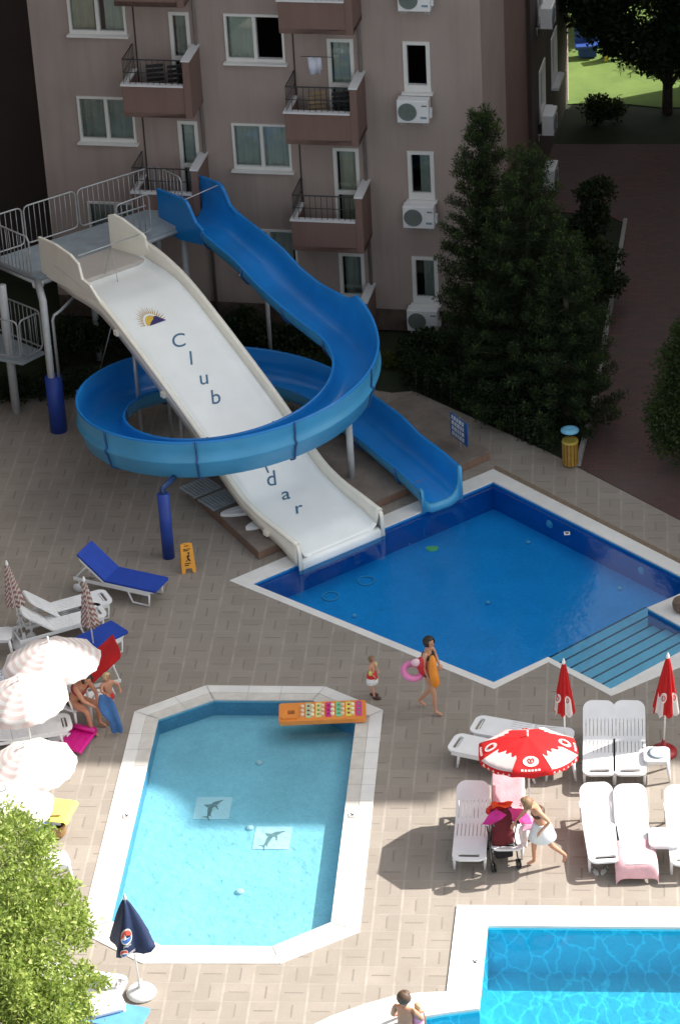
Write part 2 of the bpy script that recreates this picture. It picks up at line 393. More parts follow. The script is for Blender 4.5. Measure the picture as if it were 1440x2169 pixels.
# black waterline tile row under the near edges of main pool and the steps of the deep pool
st = thing('pool_steps', 'underwater pool steps with dark nosing lines in the corner of the diamond shaped pool', 'steps', G(1370, 1400, -.3))
M_step = tile_mat('pale step mosaic', (.6, .74, .76), (.68, .8, .8), AXK); M_nos = mat('dark nosing tile', (.02, .06, .1), .5)
e0a, e0b = V(gz(1293, 1460)), V(gz(1500, 1348.5)); dirB = (V(gz(1160, 1392.4))-V(gz(1293, 1460))).normalized()
along = (e0b-e0a).normalized()
for k in range(6):
    d0, d1 = .36*k+.02, .36*(k+1)+.02
    z = -.12-.075*k
    L = 2.4 if k < 3 else 2.3
    a, b_, c, d = e0a+dirB*d0, e0a+dirB*d0+along*3.2, e0a+dirB*d1+along*3.2, e0a+dirB*d1
    sp = B().plate([tuple(a), tuple(b_), tuple(c), tuple(d)], -.665, z).build('step', M_step, st, world=True)
    B().plate([tuple(lerp(a, d, .9)), tuple(lerp(b_, c, .9)), tuple(lerp(b_, c, 1.01)), tuple(lerp(a, d, 1.01))], z-.04, z+.006).build('nosing', M_nos, sp, world=False).data.transform(_tf(st).inverted())
# floor fittings
def fitting(px, py, z, label, r=.06):
    o = thing('pool_inlet', label, 'pool inlet', G(px, py, z), 0, 'white inlets in the pool floors')
    B().lathe([(r, 0), (r, .03), (r*.6, .05), (0, .05)], 14).build('cap', M_white, o, True)
fitting(550, 1617, -.36, 'white inlet dot on the shaded part of the children pool floor', .07)
fitting(530, 1755, -.36, 'white inlet dot between the two dolphin mosaics', .07)
fitting(508, 1890, -.36, 'white inlet dot in the sunlit lower half of the children pool', .08)
for x, y, t in ((1033, 1278, 'small white inlet at the centre of the diamond shaped pool'), (865, 1152, 'small white inlet near the slide outlets in the deep pool'), (1312, 1248, 'small white inlet toward the right corner of the deep pool'),
                (750, 1306, 'small white inlet near the left edge of the deep pool'), (1118, 1150, 'small white inlet near the far corner of the deep pool'), (1205, 1375, 'small white inlet just left of the underwater steps')):
    fitting(x, y, -.67, t, .05)
def ringdrain(px, py, z, label):
    o = B().tube([(.17*cos(a), .17*sin(a), 0) for a in [2*pi*i/20 for i in range(20)]], .018, 6, closed=True).build('drain_ring', mat('pale blue plastic', (.35, .6, .7), .5), smooth=True)
    o.location = G(px, py, z); tag(o, label, 'pool drain', 'round drains in the pool floors')
ringdrain(775, 1230, -.665, 'pale drain ring in the deep pool nearer the white slide')
ringdrain(700, 1263, -.665, 'pale drain ring in the deep pool nearer the left corner')
ringdrain(1345, 2007, -.98, 'pale drain ring in the bright pool at bottom right')
o = B().plate([(.13*cos(a)*(1+.15*sin(3*a)), .1*sin(a)) for a in [2*pi*i/14 for i in range(14)]], 0, .02).build('green_leaf_float', mat('green plastic', (.05, .3, .12), .5))
o.location = G(915, 1163, -.062); tag(o, 'small green toy floating in the deep pool by the slides', 'pool toy')
# joints between the coping slabs
def joints(outer, inner, name, step=.6):
    jb = B(); n = len(outer)
    for i in range(n):
        a, b_, c, d = V(outer[i]), V(outer[(i+1) % n]), V(inner[i]), V(inner[(i+1) % n]); L = (d-c).length; e = (d-c).normalized(); m_ = max(1, int(L/step))
        if L > 30 or (a-c).length > 1.5 or (b_-d).length > 1.5: continue
        nn = V((-e.y, e.x)); 
        if nn.dot(a-c) < 0: nn = -nn
        wd_ = abs(nn.dot(a-c))-.01
        for k in range(0, m_+1):
            if k in (0, m_): p0, p1 = (c, a) if k == 0 else (d, b_)
            else: p0 = c+e*(L*k/m_); p1 = p0+nn*wd_
            q = (p1-p0).normalized(); r_ = V((-q.y, q.x))*.004
            jb.add([(*(p0+r_), .0335 if 'main' in name else .018), (*(p0-r_), .0335 if 'main' in name else .018), (*(p1-r_), .0335 if 'main' in name else .018), (*(p1+r_), .0335 if 'main' in name else .018)], [(0, 1, 2, 3)])
    struct(jb.build(name, mat('grey grout', (.36, .35, .33), .9)))
joints(KID_O, KID_I, 'childrens_coping_joints', .5)
# far wall lamps
for x, y, t in ((1168, 1108, 'round underwater lamp on the far wall of the deep pool, upper one'), (1362, 1206, 'round underwater lamp on the far wall of the deep pool, right one')):
    p = G(x, y, -.35); o = B().ball((0, 0, 0), (.12, .12, .12), 8).build('underwater_lamp', M_white, smooth=True); o.location = p; tag(o, t, 'pool lamp', 'underwater lamps')
# dolphins
M_pan = tile_mat('pale mosaic panel', (.74, .8, .82), (.8, .86, .88), AXK); M_dgr = mat('grey mosaic', (.26, .3, .3), .5, .25, 12); M_dlt = mat('white mosaic', (.7, .74, .7), .5, .1, 12)
def dolphin(px, py, rz, fl, label):
    o = thing('dolphin_mosaic', label, 'mosaic', G(px, py, -.355), AXK*-1+0, 'dolphin mosaics on the pool floor')
    B().plate([(-.33, -.34), (.33, -.34), (.33, .34), (-.33, .34)], 0, .006).build('panel', M_pan, o)
    R = Matrix.Rotation(rz, 2); S = lambda p: tuple(R @ V((p[0]*fl, p[1])))
    back = [(-.27, -.06), (-.2, -.02), (-.08, .06), (.05, .1), (.16, .08), (.24, .02), (.3, -.03), (.23, -.03), (.12, -.02), (0, -.005), (-.12, -.05), (-.2, -.09), (-.25, -.15), (-.22, -.09)]
    tail = [(-.24, -.07), (-.33, .02), (-.3, -.07), (-.35, -.17)]
    fin = [(-.04, .085), (.0, .2), (.07, .1)]; flip = [(.06, .02), (.0, -.13), (.13, .01)]
    belly = [(.24, -.025), (.12, -.02), (0, -.005), (-.12, -.05), (-.02, -.075), (.1, -.07), (.19, -.05)]
    for nme, pl, mm, z in (('dolphin_body', back, M_dgr, .012), ('tail', tail, M_dgr, .01), ('dorsal_fin', fin, M_dgr, .009), ('belly', belly, M_dlt, .014), ('flipper', flip, M_dgr, .016)):
        B().plate([S(p) for p in pl], .002, z).build(nme, mm, o)
dolphin(451, 1712, Rd(62), 1, 'dolphin mosaic panel in the shaded part of the children pool, left one')
dolphin(577, 1775, Rd(48), 1, 'dolphin mosaic panel in the sunlit part of the children pool, right one')
# depth markers on the copings
for x, y, t in ((746, 1725, 'tiny black mark on the right coping of the children pool'), (269, 1727, 'tiny grey mark on the left coping of the children pool'), (1005, 2037, 'tiny grey mark on the left coping of the bottom right pool'), (1200, 1129, 'small dark mark on the far coping of the deep pool')):
    o = thing('depth_marker', t, 'depth marker', G(x, y, .03), 0, 'marks on the pool copings')
    B().plate([(-.06, -.06), (.06, -.06), (.06, .06), (-.06, .06)], -.015, .002).build('tile', M_cope, o)
    q = B(); q.box((-.01, 0, .004), (.025, .09, .006), .4); q.box((.02, .01, .004), (.02, .07, .006), -.5); q.box((0, -.035, .004), (.07, .015, .006), .1)
    q.build('mark', mat('dark grey print', (.08, .08, .09), .6), o)
# pot on the island at right edge
o = thing('planter', 'round brown planter on the white coping corner at the right edge of the deep pool', 'planter', G(1446, 1292, .02))
B().lathe([(.16, 0), (.2, .05), (.22, .16), (.2, .22), (.17, .22), (.15, .17), (0, .17)], 20).build('bowl', mat('brown stone', (.14, .1, .075), .9, .3, 9, bump=.3), o, True)
# stone terrace under the slides
zt = .22
P1, P2, P3 = V(gz(547, 1167, zt)), V(gz(1037, 955, zt)), V(gz(875, 830, zt)); P4 = P1+(P3-P2)
m, nt, b = newmat('brown stone cladding')
tc = N(nt, 'ShaderNodeNewGeometry').outputs['Position']
mp = N(nt, 'ShaderNodeMapping'); mp.inputs['Rotation'].default_value = (0, 0, Rd(-34.6)); nt.links.new(tc, mp.inputs[0])
sx = N(nt, 'ShaderNodeSeparateXYZ'); nt.links.new(mp.outputs[0], sx.inputs[0])
cb = N(nt, 'ShaderNodeCombineXYZ'); nt.links.new(mathn(nt, 'ADD', sx.outputs[0], sx.outputs[1]), cb.inputs[0]); nt.links.new(sx.outputs[2], cb.inputs[1])
br = N(nt, 'ShaderNodeTexBrick'); br.inputs['Scale'].default_value = 1.0; br.inputs['Brick Width'].default_value = .42; br.inputs['Row Height'].default_value = .42; br.inputs['Mortar Size'].default_value = .01; br.offset = 0
br.inputs['Color1'].default_value = (.22, .115, .075, 1); br.inputs['Color2'].default_value = (.14, .1, .08, 1); br.inputs['Mortar'].default_value = (.08, .07, .06, 1)
nt.links.new(cb.outputs[0], br.inputs[0])
c_ = mixc(nt, ramp(nt, noise(nt, 3, 5, tc, .7), [(.35, 0.0), (.75, .6)]), br.outputs[0], (.19, .15, .12))
nt.links.new(c_, b.inputs['Base Color']); b.inputs['Roughness'].default_value = .8
ter = [tuple(P1), tuple(P2), tuple(P3), tuple(P4)]
o = thing('stone_terrace', 'low brown stone terrace that the two slides stand on beside the pool', 'terrace', (*((P1+P3)/2), 0))
B().plate(grow(ter, -.01), 0, zt-.05).build('wall', m, o, world=True)
B().plate(ter, zt-.05, zt).build('top', mat('brown stone paving', (.19, .155, .13), .85, .25, 2, bump=.2, dirt=.3), o, world=True, bevel=.01)
# ================================================================ apartment building
OB = G(890, 701, 0); bu = V((cos(AXF), -sin(AXF), 0)); bn_ = V((-sin(AXF), -cos(AXF), 0))
def PF(px, py, off=0.0):
    d = ray(px, py); o = OB+bn_*off; t = (o-EYE).dot(bn_)/d.dot(bn_); q = EYE+d*t
    return (q-OB).dot(bu), q.z
def LB(s, z, off=0.0): return OB+bu*s+bn_*off+V((0, 0, z))
MF = Matrix(((1, 0, 0, 0), (0, 0, -1, 0), (0, 1, 0, 0), (0, 0, 0, 1)))   # plate (s,z,out) -> local (x,-y,z)
M_wall = mat('taupe render', (.37, .3, .27), .85, .07, .6, bump=.08, bscale=30, dirt=.15, streak=.4)
M_brn = mat('brown render', (.2, .125, .105), .85, .08, .8, bump=.08, bscale=30, streak=.4)
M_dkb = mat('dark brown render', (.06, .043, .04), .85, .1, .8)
M_upvc = mat('white window frame', (.72, .72, .7), .4, .03)
M_cur = mat('pale curtain', (.62, .68, .64), .85, .12, 2)
m, nt, b = newmat('window glass'); b.inputs['Roughness'].default_value = .03; nt.nodes.remove(b)
a_ = N(nt, 'ShaderNodeBsdfTransparent'); a_.inputs[0].default_value = (.9, .93, .92, 1); g_ = N(nt, 'ShaderNodeBsdfGlossy'); g_.inputs['Roughness'].default_value = .02
fr = N(nt, 'ShaderNodeFresnel'); mx = N(nt, 'ShaderNodeMixShader')
nt.links.new(mathn(nt, 'MINIMUM', mathn(nt, 'MULTIPLY', fr.outputs[0], 1.6), 1.0), mx.inputs[0]); nt.links.new(a_.outputs[0], mx.inputs[1]); nt.links.new(g_.outputs[0], mx.inputs[2]); nt.links.new(mx.outputs[0], nt.nodes['Material Output'].inputs[0])
M_glass = m
bd = thing('apartment_building', 'taupe apartment building with brown balconies and white framed windows behind the slides', 'building', OB, -AXF)
sL = PF(80, 210)[0]; sR = PF(1018, 100)[0]; ZT = 17.0
r1, r2, r3 = PF(880, 87)[1], PF(890, 318)[1], PF(900, 543)[1]; DZ = (r1-r3)/2
def rectpx(x0, y0, x1, y1, off=0):
    s0a, zt0 = PF(x0, y0, off); s1a, zb1 = PF(x1, y1, off)
    return s0a, zb1, s1a, zt0
wins = []
def fromrow(c_s0, c_s1, zb, zt, ks, **kw):
    for k in ks: wins.append(dict(s0=c_s0, s1=c_s1, z0=zb+k*DZ, z1=zt+k*DZ, k=k, **kw))
a = PF(174, 298); a2 = PF(291, 300); t_ = PF(167, 203)
fromrow(a[0]-.02, a2[0], a[1], t_[1], (1, 0, -1), col='L')
a = PF(499, 357); a2 = PF(620, 361); t_ = PF(491, 260)
fromrow(a[0]-.02, a2[0], a[1], t_[1], (1, 0, -1), col='M')
a = PF(868, 421); a2 = PF(920, 422); t_ = PF(863, 319)
fromrow(a[0]-.02, a2[0]+.02, a[1], t_[1], (1, 0, -1), col='R')
# doors behind balconies
balc = []; BD = .98
capL = PF(258, 182, BD); capLr = PF(404, 184, BD); botL = PF(262, 247, BD)
capM = PF(602, 240, BD); capMr = PF(757, 243, BD); botM = PF(606, 305, BD)
for k in (1, 0, -1): balc.append(('L', capL[0], capLr[0], capL[1]+k*DZ, botL[1]+k*DZ, k))
for k in (1, 0, -1, -2): balc.append(('M', capM[0], capMr[0], capM[1]+k*DZ, botM[1]+k*DZ, k))
dM = PF(708, 300); dL = PF(383, 290)
doors = [(('M'), dM[0]-.05, dM[0]+.55, zb+.15, zb+2.15) for (c, s0, s1, zc, zb, k) in balc if c == 'M']+[(('L'), dL[0]-.05, dL[0]+.42, zb+.15, zb+2.15) for (c, s0, s1, zc, zb, k) in balc if c == 'L']
def r4(s0, z0, s1, z1): return [(s0, z0), (s1, z0), (s1, z1), (s0, z1)]
holes = [r4(w_['s0']+.02, w_['z0']+.02, w_['s1']-.02, w_['z1']-.02) for w_ in wins]+[r4(d[1]+.02, d[3]+.02, d[2]-.02, d[4]-.02) for d in doors]
zs = PF(840, 655)[1]
B().plate(r4(sL, zs, sR, ZT), -.25, 0, holes, MF).build('front_wall', M_wall, bd)
B().plate(r4(sL+.02, 0, sR-.02, zs), -.25, .03, [], MF).build('stone_base', mat('rough dark stone', (.1, .075, .06), .9, .4, 3, bump=.8, dirt=.4), bd)
def yl_at(px, z, s):      # depth behind the facade where a vertical line at s crosses image column px
    lo, hi = 0, 40
    for _ in range(50):
        mdl = (lo+hi)/2
        if proj(LB(s, z, -mdl))[0] < px: lo = mdl
        else: hi = mdl
    return lo
D1 = yl_at(1117, 8, sR); D2 = yl_at(1194, 8, sR)
print('end wall depth', D1, D2, 'DZ', DZ, 'sL', sL, 'sR', sR, 'zs', zs)
MS = Matrix(((0, 0, 1, sR), (1, 0, 0, 0), (0, 1, 0, 0), (0, 0, 0, 1)))      # plate (y,z,out) -> local at end wall
B().plate(r4(.252, 0, D1*.45, ZT), -.25, -.002, [], MS).build('end_wall', M_wall, bd)
B().plate(r4(D1*.45+.001, 0, D1, ZT), -.4, -.1, [], MS).build('end_wall_panel', M_brn, bd)
wz = [PF(900, 640)[1]+1.0+k*DZ for k in (-1, 0, 1, 2)]
eh = [r4(D1+1.3+j*2.2, z, D1+2.2+j*2.2, z+1.2) for z in wz if z > .3 for j in (0, 1) if D1+2.2+j*2.2 < D2-.1]
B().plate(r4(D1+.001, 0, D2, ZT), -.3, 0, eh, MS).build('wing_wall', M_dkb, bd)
for h in eh:
    f = B().plate([(h[0][0]-.05, h[0][1]-.05), (h[1][0]+.05, h[1][1]-.05), (h[2][0]+.05, h[2][1]+.05), (h[3][0]-.05, h[3][1]+.05)], -.08, .03, [[(h[0][0]+.05, h[0][1]+.05), (h[1][0]-.05, h[1][1]+.05), (h[2][0]-.05, h[2][1]-.05), (h[3][0]+.05, h[3][1]-.05)]], MS).build('window', M_upvc, bd)
    B().plate([(h[0][0]-.1, h[0][1]-.14), (h[1][0]+.1, h[1][1]-.14), (h[1][0]+.1, h[1][1]-.06), (h[0][0]-.1, h[0][1]-.06)], .0, .2, [], MS).build('sill', M_whited, f)
    B().plate(h, -.06, -.05, [], MS).build('pane', M_glass, f)
DB = D2
B().box(((sL+sR)/2, DB, ZT/2), (sR-sL, .3, ZT)).build('rear_wall', M_wall, bd)
B().box((sL+.12, DB/2, ZT/2), (.24, DB-.6, ZT-.02)).build('side_wall', M_wall, bd)
B().box(((sL+sR)/2, DB/2, ZT+.15), (sR-sL+.5, DB+.6, .3)).build('roof', M_whited, bd)
rng = random.Random(4)
def curtain(s0, s1, z0, z1, y, parent, amp=.03):
    n = max(8, int((s1-s0)/.035)); rows = []
    ph = rng.random()*6
    for z in (z0, z1): rows.append([(lerp(s0, s1, i/n), y+amp*sin(i*1.25+ph)+amp*.6*sin(i*.41+ph*2), z) for i in range(n+1)])
    B().grid(rows).build('curtain', rng.choice((M_cur, M_cur, mat('greyer curtain', (.4, .45, .43), .85, .15, 2), mat('cream curtain', (.62, .6, .5), .85, .12, 2))), parent, True)
for w_ in wins:
    s0, s1, z0, z1 = w_['s0'], w_['s1'], w_['z0'], w_['z1']; wide = w_['col'] != 'R'
    fw = .055
    if wide: sm = (s0+s1)/2; hs = [r4(s0+fw, z0+fw*1.5, sm-.03, z1-fw), r4(sm+.05, z0+fw*1.5, s1-fw, z1-fw)]
    else: hs = [r4(s0+.09, z0+.16, s1-.09, z1-.08)]
    f = B().plate(r4(s0, z0, s1, z1), -.09, .035, hs, MF).build('window', M_upvc, bd, bevel=.004)
    B().box(((s0+s1)/2, -.06, z0-.025), (s1-s0+.1, .16, .045)).build('sill', M_upvc, f)
    opn = (w_['col'] == 'M' and w_['k'] == 1); dark = (w_['col'] == 'R' and w_['k'] == 1)
    if opn:
        B().plate(hs[0], -.05, -.04, [], MF).build('pane', M_glass, f); curtain(hs[0][0][0], hs[0][1][0], z0, z1, .14, f)
    elif dark: pass
    else:
        pb = B()
        for h in hs: pb.plate(h, -.05, -.04, [], MF)
        pb.build('pane', M_glass, f)
        if wide:
            g0, g1 = rng.choice(((.0, 1.0), (.0, .42), (.1, .9), (.0, 1.0))); curtain(lerp(s0, s1, g0), lerp(s0, s1, g1), z0, z1, .16, f)
            if g1 < .5: curtain(lerp(s0, s1, .6), s1, z0, z1, .16, f)
        else: curtain(s0+.25, s1, z0, z1, .16, f)
for c, s0, s1, z0, z1 in doors:
    f = B().plate(r4(s0, z0, s1, z1), -.09, .02, [r4(s0+.08, z0+.1, s1-.08, z0+.85), r4(s0+.08, z0+.93, s1-.08, z1-.08)], MF).build('balcony_door', M_upvc, bd)
    B().plate(r4(s0+.05, z0+.05, s1-.05, z1-.05), -.06, -.05, [], MF).build('pane', M_glass, f)
    curtain(s0+.1, s1, z0, z1, .18, f)
def balcony(s0, s1, zc, zb, k):
    D = BD
    q = B(); q.box(((s0+s1)/2, -D/2, zb+.06), (s1-s0, D, .12)); q.box(((s0+s1)/2, -D+.05, (zb+zc)/2), (s1-s0-.002, .1, zc-zb)); q.box((s0+.05, -D/2, (zb+zc)/2), (.1, D-.2, zc-zb-.01))
    f = q.build('balcony', M_brn, bd, bevel=.004)
    c = B(); c.box(((s0+s1)/2-.1, -D+.05, zc+.02), (s1-s0-.15, .15, .04)); c.box((s0+.05, -D/2+.05, zc+.018), (.14, D-.15, .036)); c.build('cap', M_whited, f)
    ph = .62; p = B(); p.box((s1-.08, -D/2-.01, (zb+zc+ph)/2), (.16, D+.02, zc+ph-zb)); p.build('side_panel', M_brn, f, bevel=.004)
    B().box((s1-.08, -D/2-.01, zc+ph+.02), (.2, D+.04, .04)).build('panel_cap', M_whited, f)
    r = B(); zr = zc+ph; yf = -D+.05
    for z in (zr, zc+ph*.5): r.tube([(s0+.05, -.02, z), (s0+.05, yf, z), (s1-.16, yf, z)], .016 if z == zr else .01, 6)
    for i in range(9): y = -.02+(yf+.02)*i/8; r.tube([(s0+.05, y, zc+.03), (s0+.05, y, zr)], .008, 5)
    n = int((s1-s0-.2)/.13)
    for i in range(n+1): x = lerp(s0+.05, s1-.16, i/n); r.tube([(x, yf, zc+.03), (x, yf, zr)], .008, 5)
    r.build('railing', M_black, f)
for c, s0, s1, zc, zb, k in balc: balcony(s0, s1, zc, zb, k)
# rain pipes
for px, py, t in ((424, 180, ''), (774, 330, '')):
    s = PF(px, py)[0]; q = B(); q.tube([(s, -.07, .1), (s, -.07, ZT-.1)], .035, 8)
    for z in (3, 6, 9, 12): q.box((s, -.04, z), (.1, .08, .03))
    q.build('rain_pipe', mat('taupe pipe', (.2, .17, .16), .6), bd, True)
for px, py in ((291, 120), (637, 350)):
    s = PF(px, py)[0]; B().box((s, -.015, ZT/2+1), (.025, .03, ZT-2.2)).build('wall_joint', M_dkb, bd)
# set back block at left
lb = thing('side_building', 'dark brown building wall in shade at the upper left corner', 'building', LB(sL-8, 0, -3), -AXF)
lw = [r4(-3.8, z, -2.6, z+1.2) for z in (5, 8, 11)]
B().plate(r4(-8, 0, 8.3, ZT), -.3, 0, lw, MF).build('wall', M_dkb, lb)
for h in lw:
    f = B().plate([(h[0][0]-.05, h[0][1]-.05), (h[1][0]+.05, h[1][1]-.05), (h[2][0]+.05, h[2][1]+.05), (h[3][0]-.05, h[3][1]+.05)], -.1, .03, [[(h[0][0]+.05, h[0][1]+.05), (h[1][0]-.05, h[1][1]+.05), (h[2][0]-.05, h[2][1]-.05), (h[3][0]+.05, h[3][1]-.05)]], MF).build('window', M_upvc, lb)
    B().plate(h, -.07, -.06, [], MF).build('pane', M_glass, f)
B().box((.15, 3, ZT+.15), (16.4, 7, .3)).build('roof', M_whited, lb); B().box((.15, 6.3, ZT/2), (16.2, .3, ZT-.01)).build('rear_wall', M_dkb, lb)
lw2 = thing('sky_blocker', 'dark brown block added outside the frame at left to hold back sky light', 'building', (-16, 58, 0), 0)  # unseen block added to cut sky light over the courtyard
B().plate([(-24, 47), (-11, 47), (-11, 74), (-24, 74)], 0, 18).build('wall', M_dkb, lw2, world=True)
B().plate([(-24.3, 46.7), (-10.7, 46.7), (-10.7, 74.3), (-24.3, 74.3)], 18.01, 18.3).build('roof', M_whited, lw2, world=True)
# tall hotel wing outside the frame at right, it shades the courtyard
tw = thing('hotel_tower', 'tall plain hotel wing standing to the right of the pools', 'building', (14, 62, 0), 0)
TH = 22.0
fp1 = [(12.6, 54.35), (20.0, 53.6), (20.35, 53.4), (20.6, 53.0), (20.75, 52.3), (24.6, 51.95), (24.7, 53.1), (33, 52.3), (33, 66.6), (12.6, 66.6)]
B().plate(fp1, 0, TH).build('wall', M_wall, tw, world=True)
B().plate(grow(fp1, .25), TH, TH+.05).build('roof', M_whited, tw, world=True)
TH2 = 18.3
fp2 = [(13, 68.2), (33, 68.2), (33, 77.7), (13, 77.7)]
B().plate(fp2, 0, TH).build('rear_wing', M_wall, tw, world=True)
B().plate([(13, 66.61), (33, 66.61), (33, 68.19), (13, 68.19)], 0, TH2).build('link_wing', M_wall, tw, world=True)
for j in range(6):
    for z in [1.2+2.7*q for q in range(6)]: B().box((12.98, 54.6+j*3, z+.6), (.1, 1.3, 1.2)).build('window', M_glass, tw, world=True)
# ================================================================ air conditioners
M_acf = mat('grey fan guard', (.16, .19, .18), .6, .1)
def make_ac(label, loc, rz):
    o = thing('air_conditioner', label, 'air conditioner', loc, rz, 'outdoor air conditioner units on the facade')
    B().box((0, 0, .27), (.72, .3, .54)).build('casing', M_white, o, bevel=.02)
    ring = B(); ring.tube([(-.12+.2*cos(a), -.165, .27+.2*sin(a)) for a in [2*pi*i/24 for i in range(24)]], .012, 6, closed=True)
    for k in range(1, 4): ring.tube([(-.12+.05*k*cos(a), -.168, .27+.05*k*sin(a)) for a in [2*pi*i/20 for i in range(20)]], .005, 5, closed=True)
    for k in range(8): a = pi*k/8; ring.tube([(-.12-.2*cos(a), -.166, .27-.2*sin(a)), (-.12+.2*cos(a), -.166, .27+.2*sin(a))], .004, 4)
    g2 = ring.build('fan_guard', M_acf, o)
    B().lathe([(.2, 0), (.2, .01), (0, .012)], 24, (-.12, -.152, .27), Matrix.Rotation(pi/2, 4, 'X')).build('fan', M_acf, o)
    B().box((.24, -.153, .14), (.14, .012, .05)).build('badge', mat('blue grey badge', (.2, .28, .33), .5), o)
    B().box((.26, -.153, .42), (.12, .008, .03)).build('vent_slot', M_acf, o)
    for x in (-.26, .26): B().box((x, .05, -.02), (.03, .42, .03)).box((x, .24, -.12), (.03, .02, .17)).build('bracket', M_steel, o)
    B().box((.385, .02, .2), (.05, .12, .2)).build('valve_cover', M_white, o)
    return o
acs = [((878, 22), 'topmost'), ((876, 258), 'second from the top'), ((888, 481), 'third from the top'), ((896, 699), 'lowest, against the stone base')]
ac0 = None
for i, ((x, y), t) in enumerate(acs):
    s, z = PF(x, y, .3); lab = 'white air conditioner on the facade under the narrow windows, '+t
    s = s-.0; P = LB(s, z, .24)
    if ac0 is None: ac0 = make_ac(lab, P, -AXF)
    else: copy_tree(ac0, P, -AXF, lab)
for i, (x, y, t) in enumerate(((1158, 50, 'top one'), (1161, 275, 'middle one'), (1161, 480, 'bottom one'))):
    yy = D1+1.1; P0 = OB+bu*(sR+.28)-bn_*yy
    lo = 0
    best = min((abs(proj((P0.x, P0.y, z/20))[1]-y), z/20) for z in range(0, 300))
    copy_tree(ac0, (P0.x, P0.y, best[1]), -AXF+pi/2, 'air conditioner sticking out of the dark end wall of the building, '+t)
# clothes drying on the middle balcony, chair
s, z = PF(665, 130, .7); lc = thing('white_shirt', 'white shirt hanging to dry on the upper middle balcony', 'shirt', LB(s, z-.3, .7), -AXF)
B().grid([[(x, .03*sin(x*30+k), zz) for x in [-.14+.28*i/8 for i in range(9)]] for k, zz in enumerate((0, .2, .4))]).build('cloth', mat('white cotton', (.6, .62, .72), .8), lc, True, solid=.01)
B().grid([[(x, .02, zz) for x in (a0, a1)] for zz, a0, a1 in ((.1, .1, .17), (.38, .08, .16))]).build('sleeve', MATS['white cotton'], lc, True, solid=.012)
B().tube([(-.3, 0, .41), (.4, 0, .41)], .008, 6).build('line', M_black, lc)
zf = [q for q in balc if q[0] == 'M' and q[5] == 0][0][4]+.12
def slatchair(s, label, mm, off=.6):
    o = thing('balcony_chair', label, 'chair', LB(s, zf, off), -AXF+.3, 'chairs on the balconies')
    B().box((0, 0, .42), (.42, .42, .04)).build('seat', mm, o)
    q = B()
    for i in range(4): q.box((0, .2, .52+i*.11), (.4, .025, .07))
    q.build('backrest', mm, o)
    for x in (-.18, .18):
        for y in (-.18, .18): B().box((x, y, .21), (.035, .035, .42)).build('leg', mm, o)
sv = PF(668, 175, .6)[0]
slatchair(sv, 'wooden slat chair on the upper middle balcony under the hanging shirt', mat('pale wood', (.3, .22, .13), .6, .2, 8), .5)
slatchair(sv+.55, 'dark chair on the upper middle balcony near the glass door', M_black, .5)
zf = [q for q in balc if q[0] == 'L' and q[5] == 0][0][4]+.12
sv = PF(330, 165, .5)[0]
slatchair(sv, 'dark chair on the upper left balcony, left one', M_black, .5); slatchair(sv+.5, 'dark chair on the upper left balcony, right one', M_black, .5)
# ================================================================ white wide slide
M_ivory = mat('ivory fibreglass', (.9, .87, .76), .25, .04, 1.5, dirt=.2)
M_bed = mat('white fibreglass bed', (.9, .93, .92), .22, .03, 1.5, dirt=.1)
M_blue = mat('blue fibreglass', (.012, .22, .62), .25, .1, 1.2, dirt=.25)
M_bluo = mat('blue fibreglass outside', (.07, .36, .64), .35, .12, 1.0, dirt=.2)
L0 = V(gz(632, 1197, 0)); R0 = V(gz(803, 1125, 0)); cw = (R0-L0).normalized(); wd = (R0-L0).length; sdir = V((-cw.y, cw.x))
def rimz(s):
    K = [(-.05, .5), (.15, .56), (.8, .6), (1.5, .66), (2.2, .92), (3.0, 1.5), (3.8, 1.95), (4.9, 2.52), (5.8, 2.96), (6.6, 3.34), (7.3, 3.55), (8.0, 3.66), (9.4, 3.75)]
    for (a, x), (b, y) in zip(K, K[1:]):
        if s <= b: break
    return x+(y-x)*(s-a)/(b-a)
def seg_(v, K):
    for (a, x), (b, y) in zip(K, K[1:]):
        if v <= b: break
    return x+(y-x)*min(1, max(0, (v-a)/(b-a)))
def rz_s(s): return sum(rimz(max(-.05, min(9.4, s+d))) for d in (-.4, -.2, 0, .2, .4))/5
def bedz(s): return rz_s(s)-seg_(s, [(-.05, .42), (.5, .3), (1.6, .2), (3, .21), (7, .24), (8, .42)])
def SW(s, t, dz=0):      # s along slide from the lip, t 0..1 across
    p = L0+cw*(wd*t)+sdir*s; return V((p.x, p.y, bedz(s)+dz))
ws = thing('white_water_slide', 'wide white slide with blue lettering running down into the deep pool', 'water slide', (L0.x, L0.y, 0))
NS = 80; SE = 8.7
rows = []; thk = .05
for i in range(NS+1):
    s = -.05+(SE+.05)*i/NS; h = rz_s(s)-bedz(s)
    q = []
    for t, z in ((-.035, h-.03), (-.03, h), (-.005, h+.012), (.012, h), (.022, h*.62), (.045, h*.3), (.085, h*.1), (.15, 0), (.3, 0), (.5, 0), (.7, 0), (.85, 0), (.915, h*.1), (.955, h*.3), (.978, h*.62), (.988, h), (1.005, h+.012), (1.03, h), (1.035, h-.03)):
        q.append(SW(s, t, z))
    rows.append(q)
B().grid([r[:6] for r in rows]).build('side_rim', M_ivory, ws, True, world=True, solid=.02)
B().grid([r[13:] for r in rows]).build('side_rim', M_ivory, ws, True, world=True, solid=.02)
B().grid([[r[k] for k in range(5, 14)] for r in rows]).build('bed', M_bed, ws, True, world=True, solid=.03)
# outer skirts and underside
for t in (-.02, 1.02):
    B().grid([[SW(s, t, rz_s(s)-bedz(s)-.02), SW(s, t, .05), SW(s, t, -.1)] for s in [-.05+(SE+.05)*i/NS for i in range(NS+1)]]).build('skirt', M_ivory, ws, True, world=True, solid=.02)
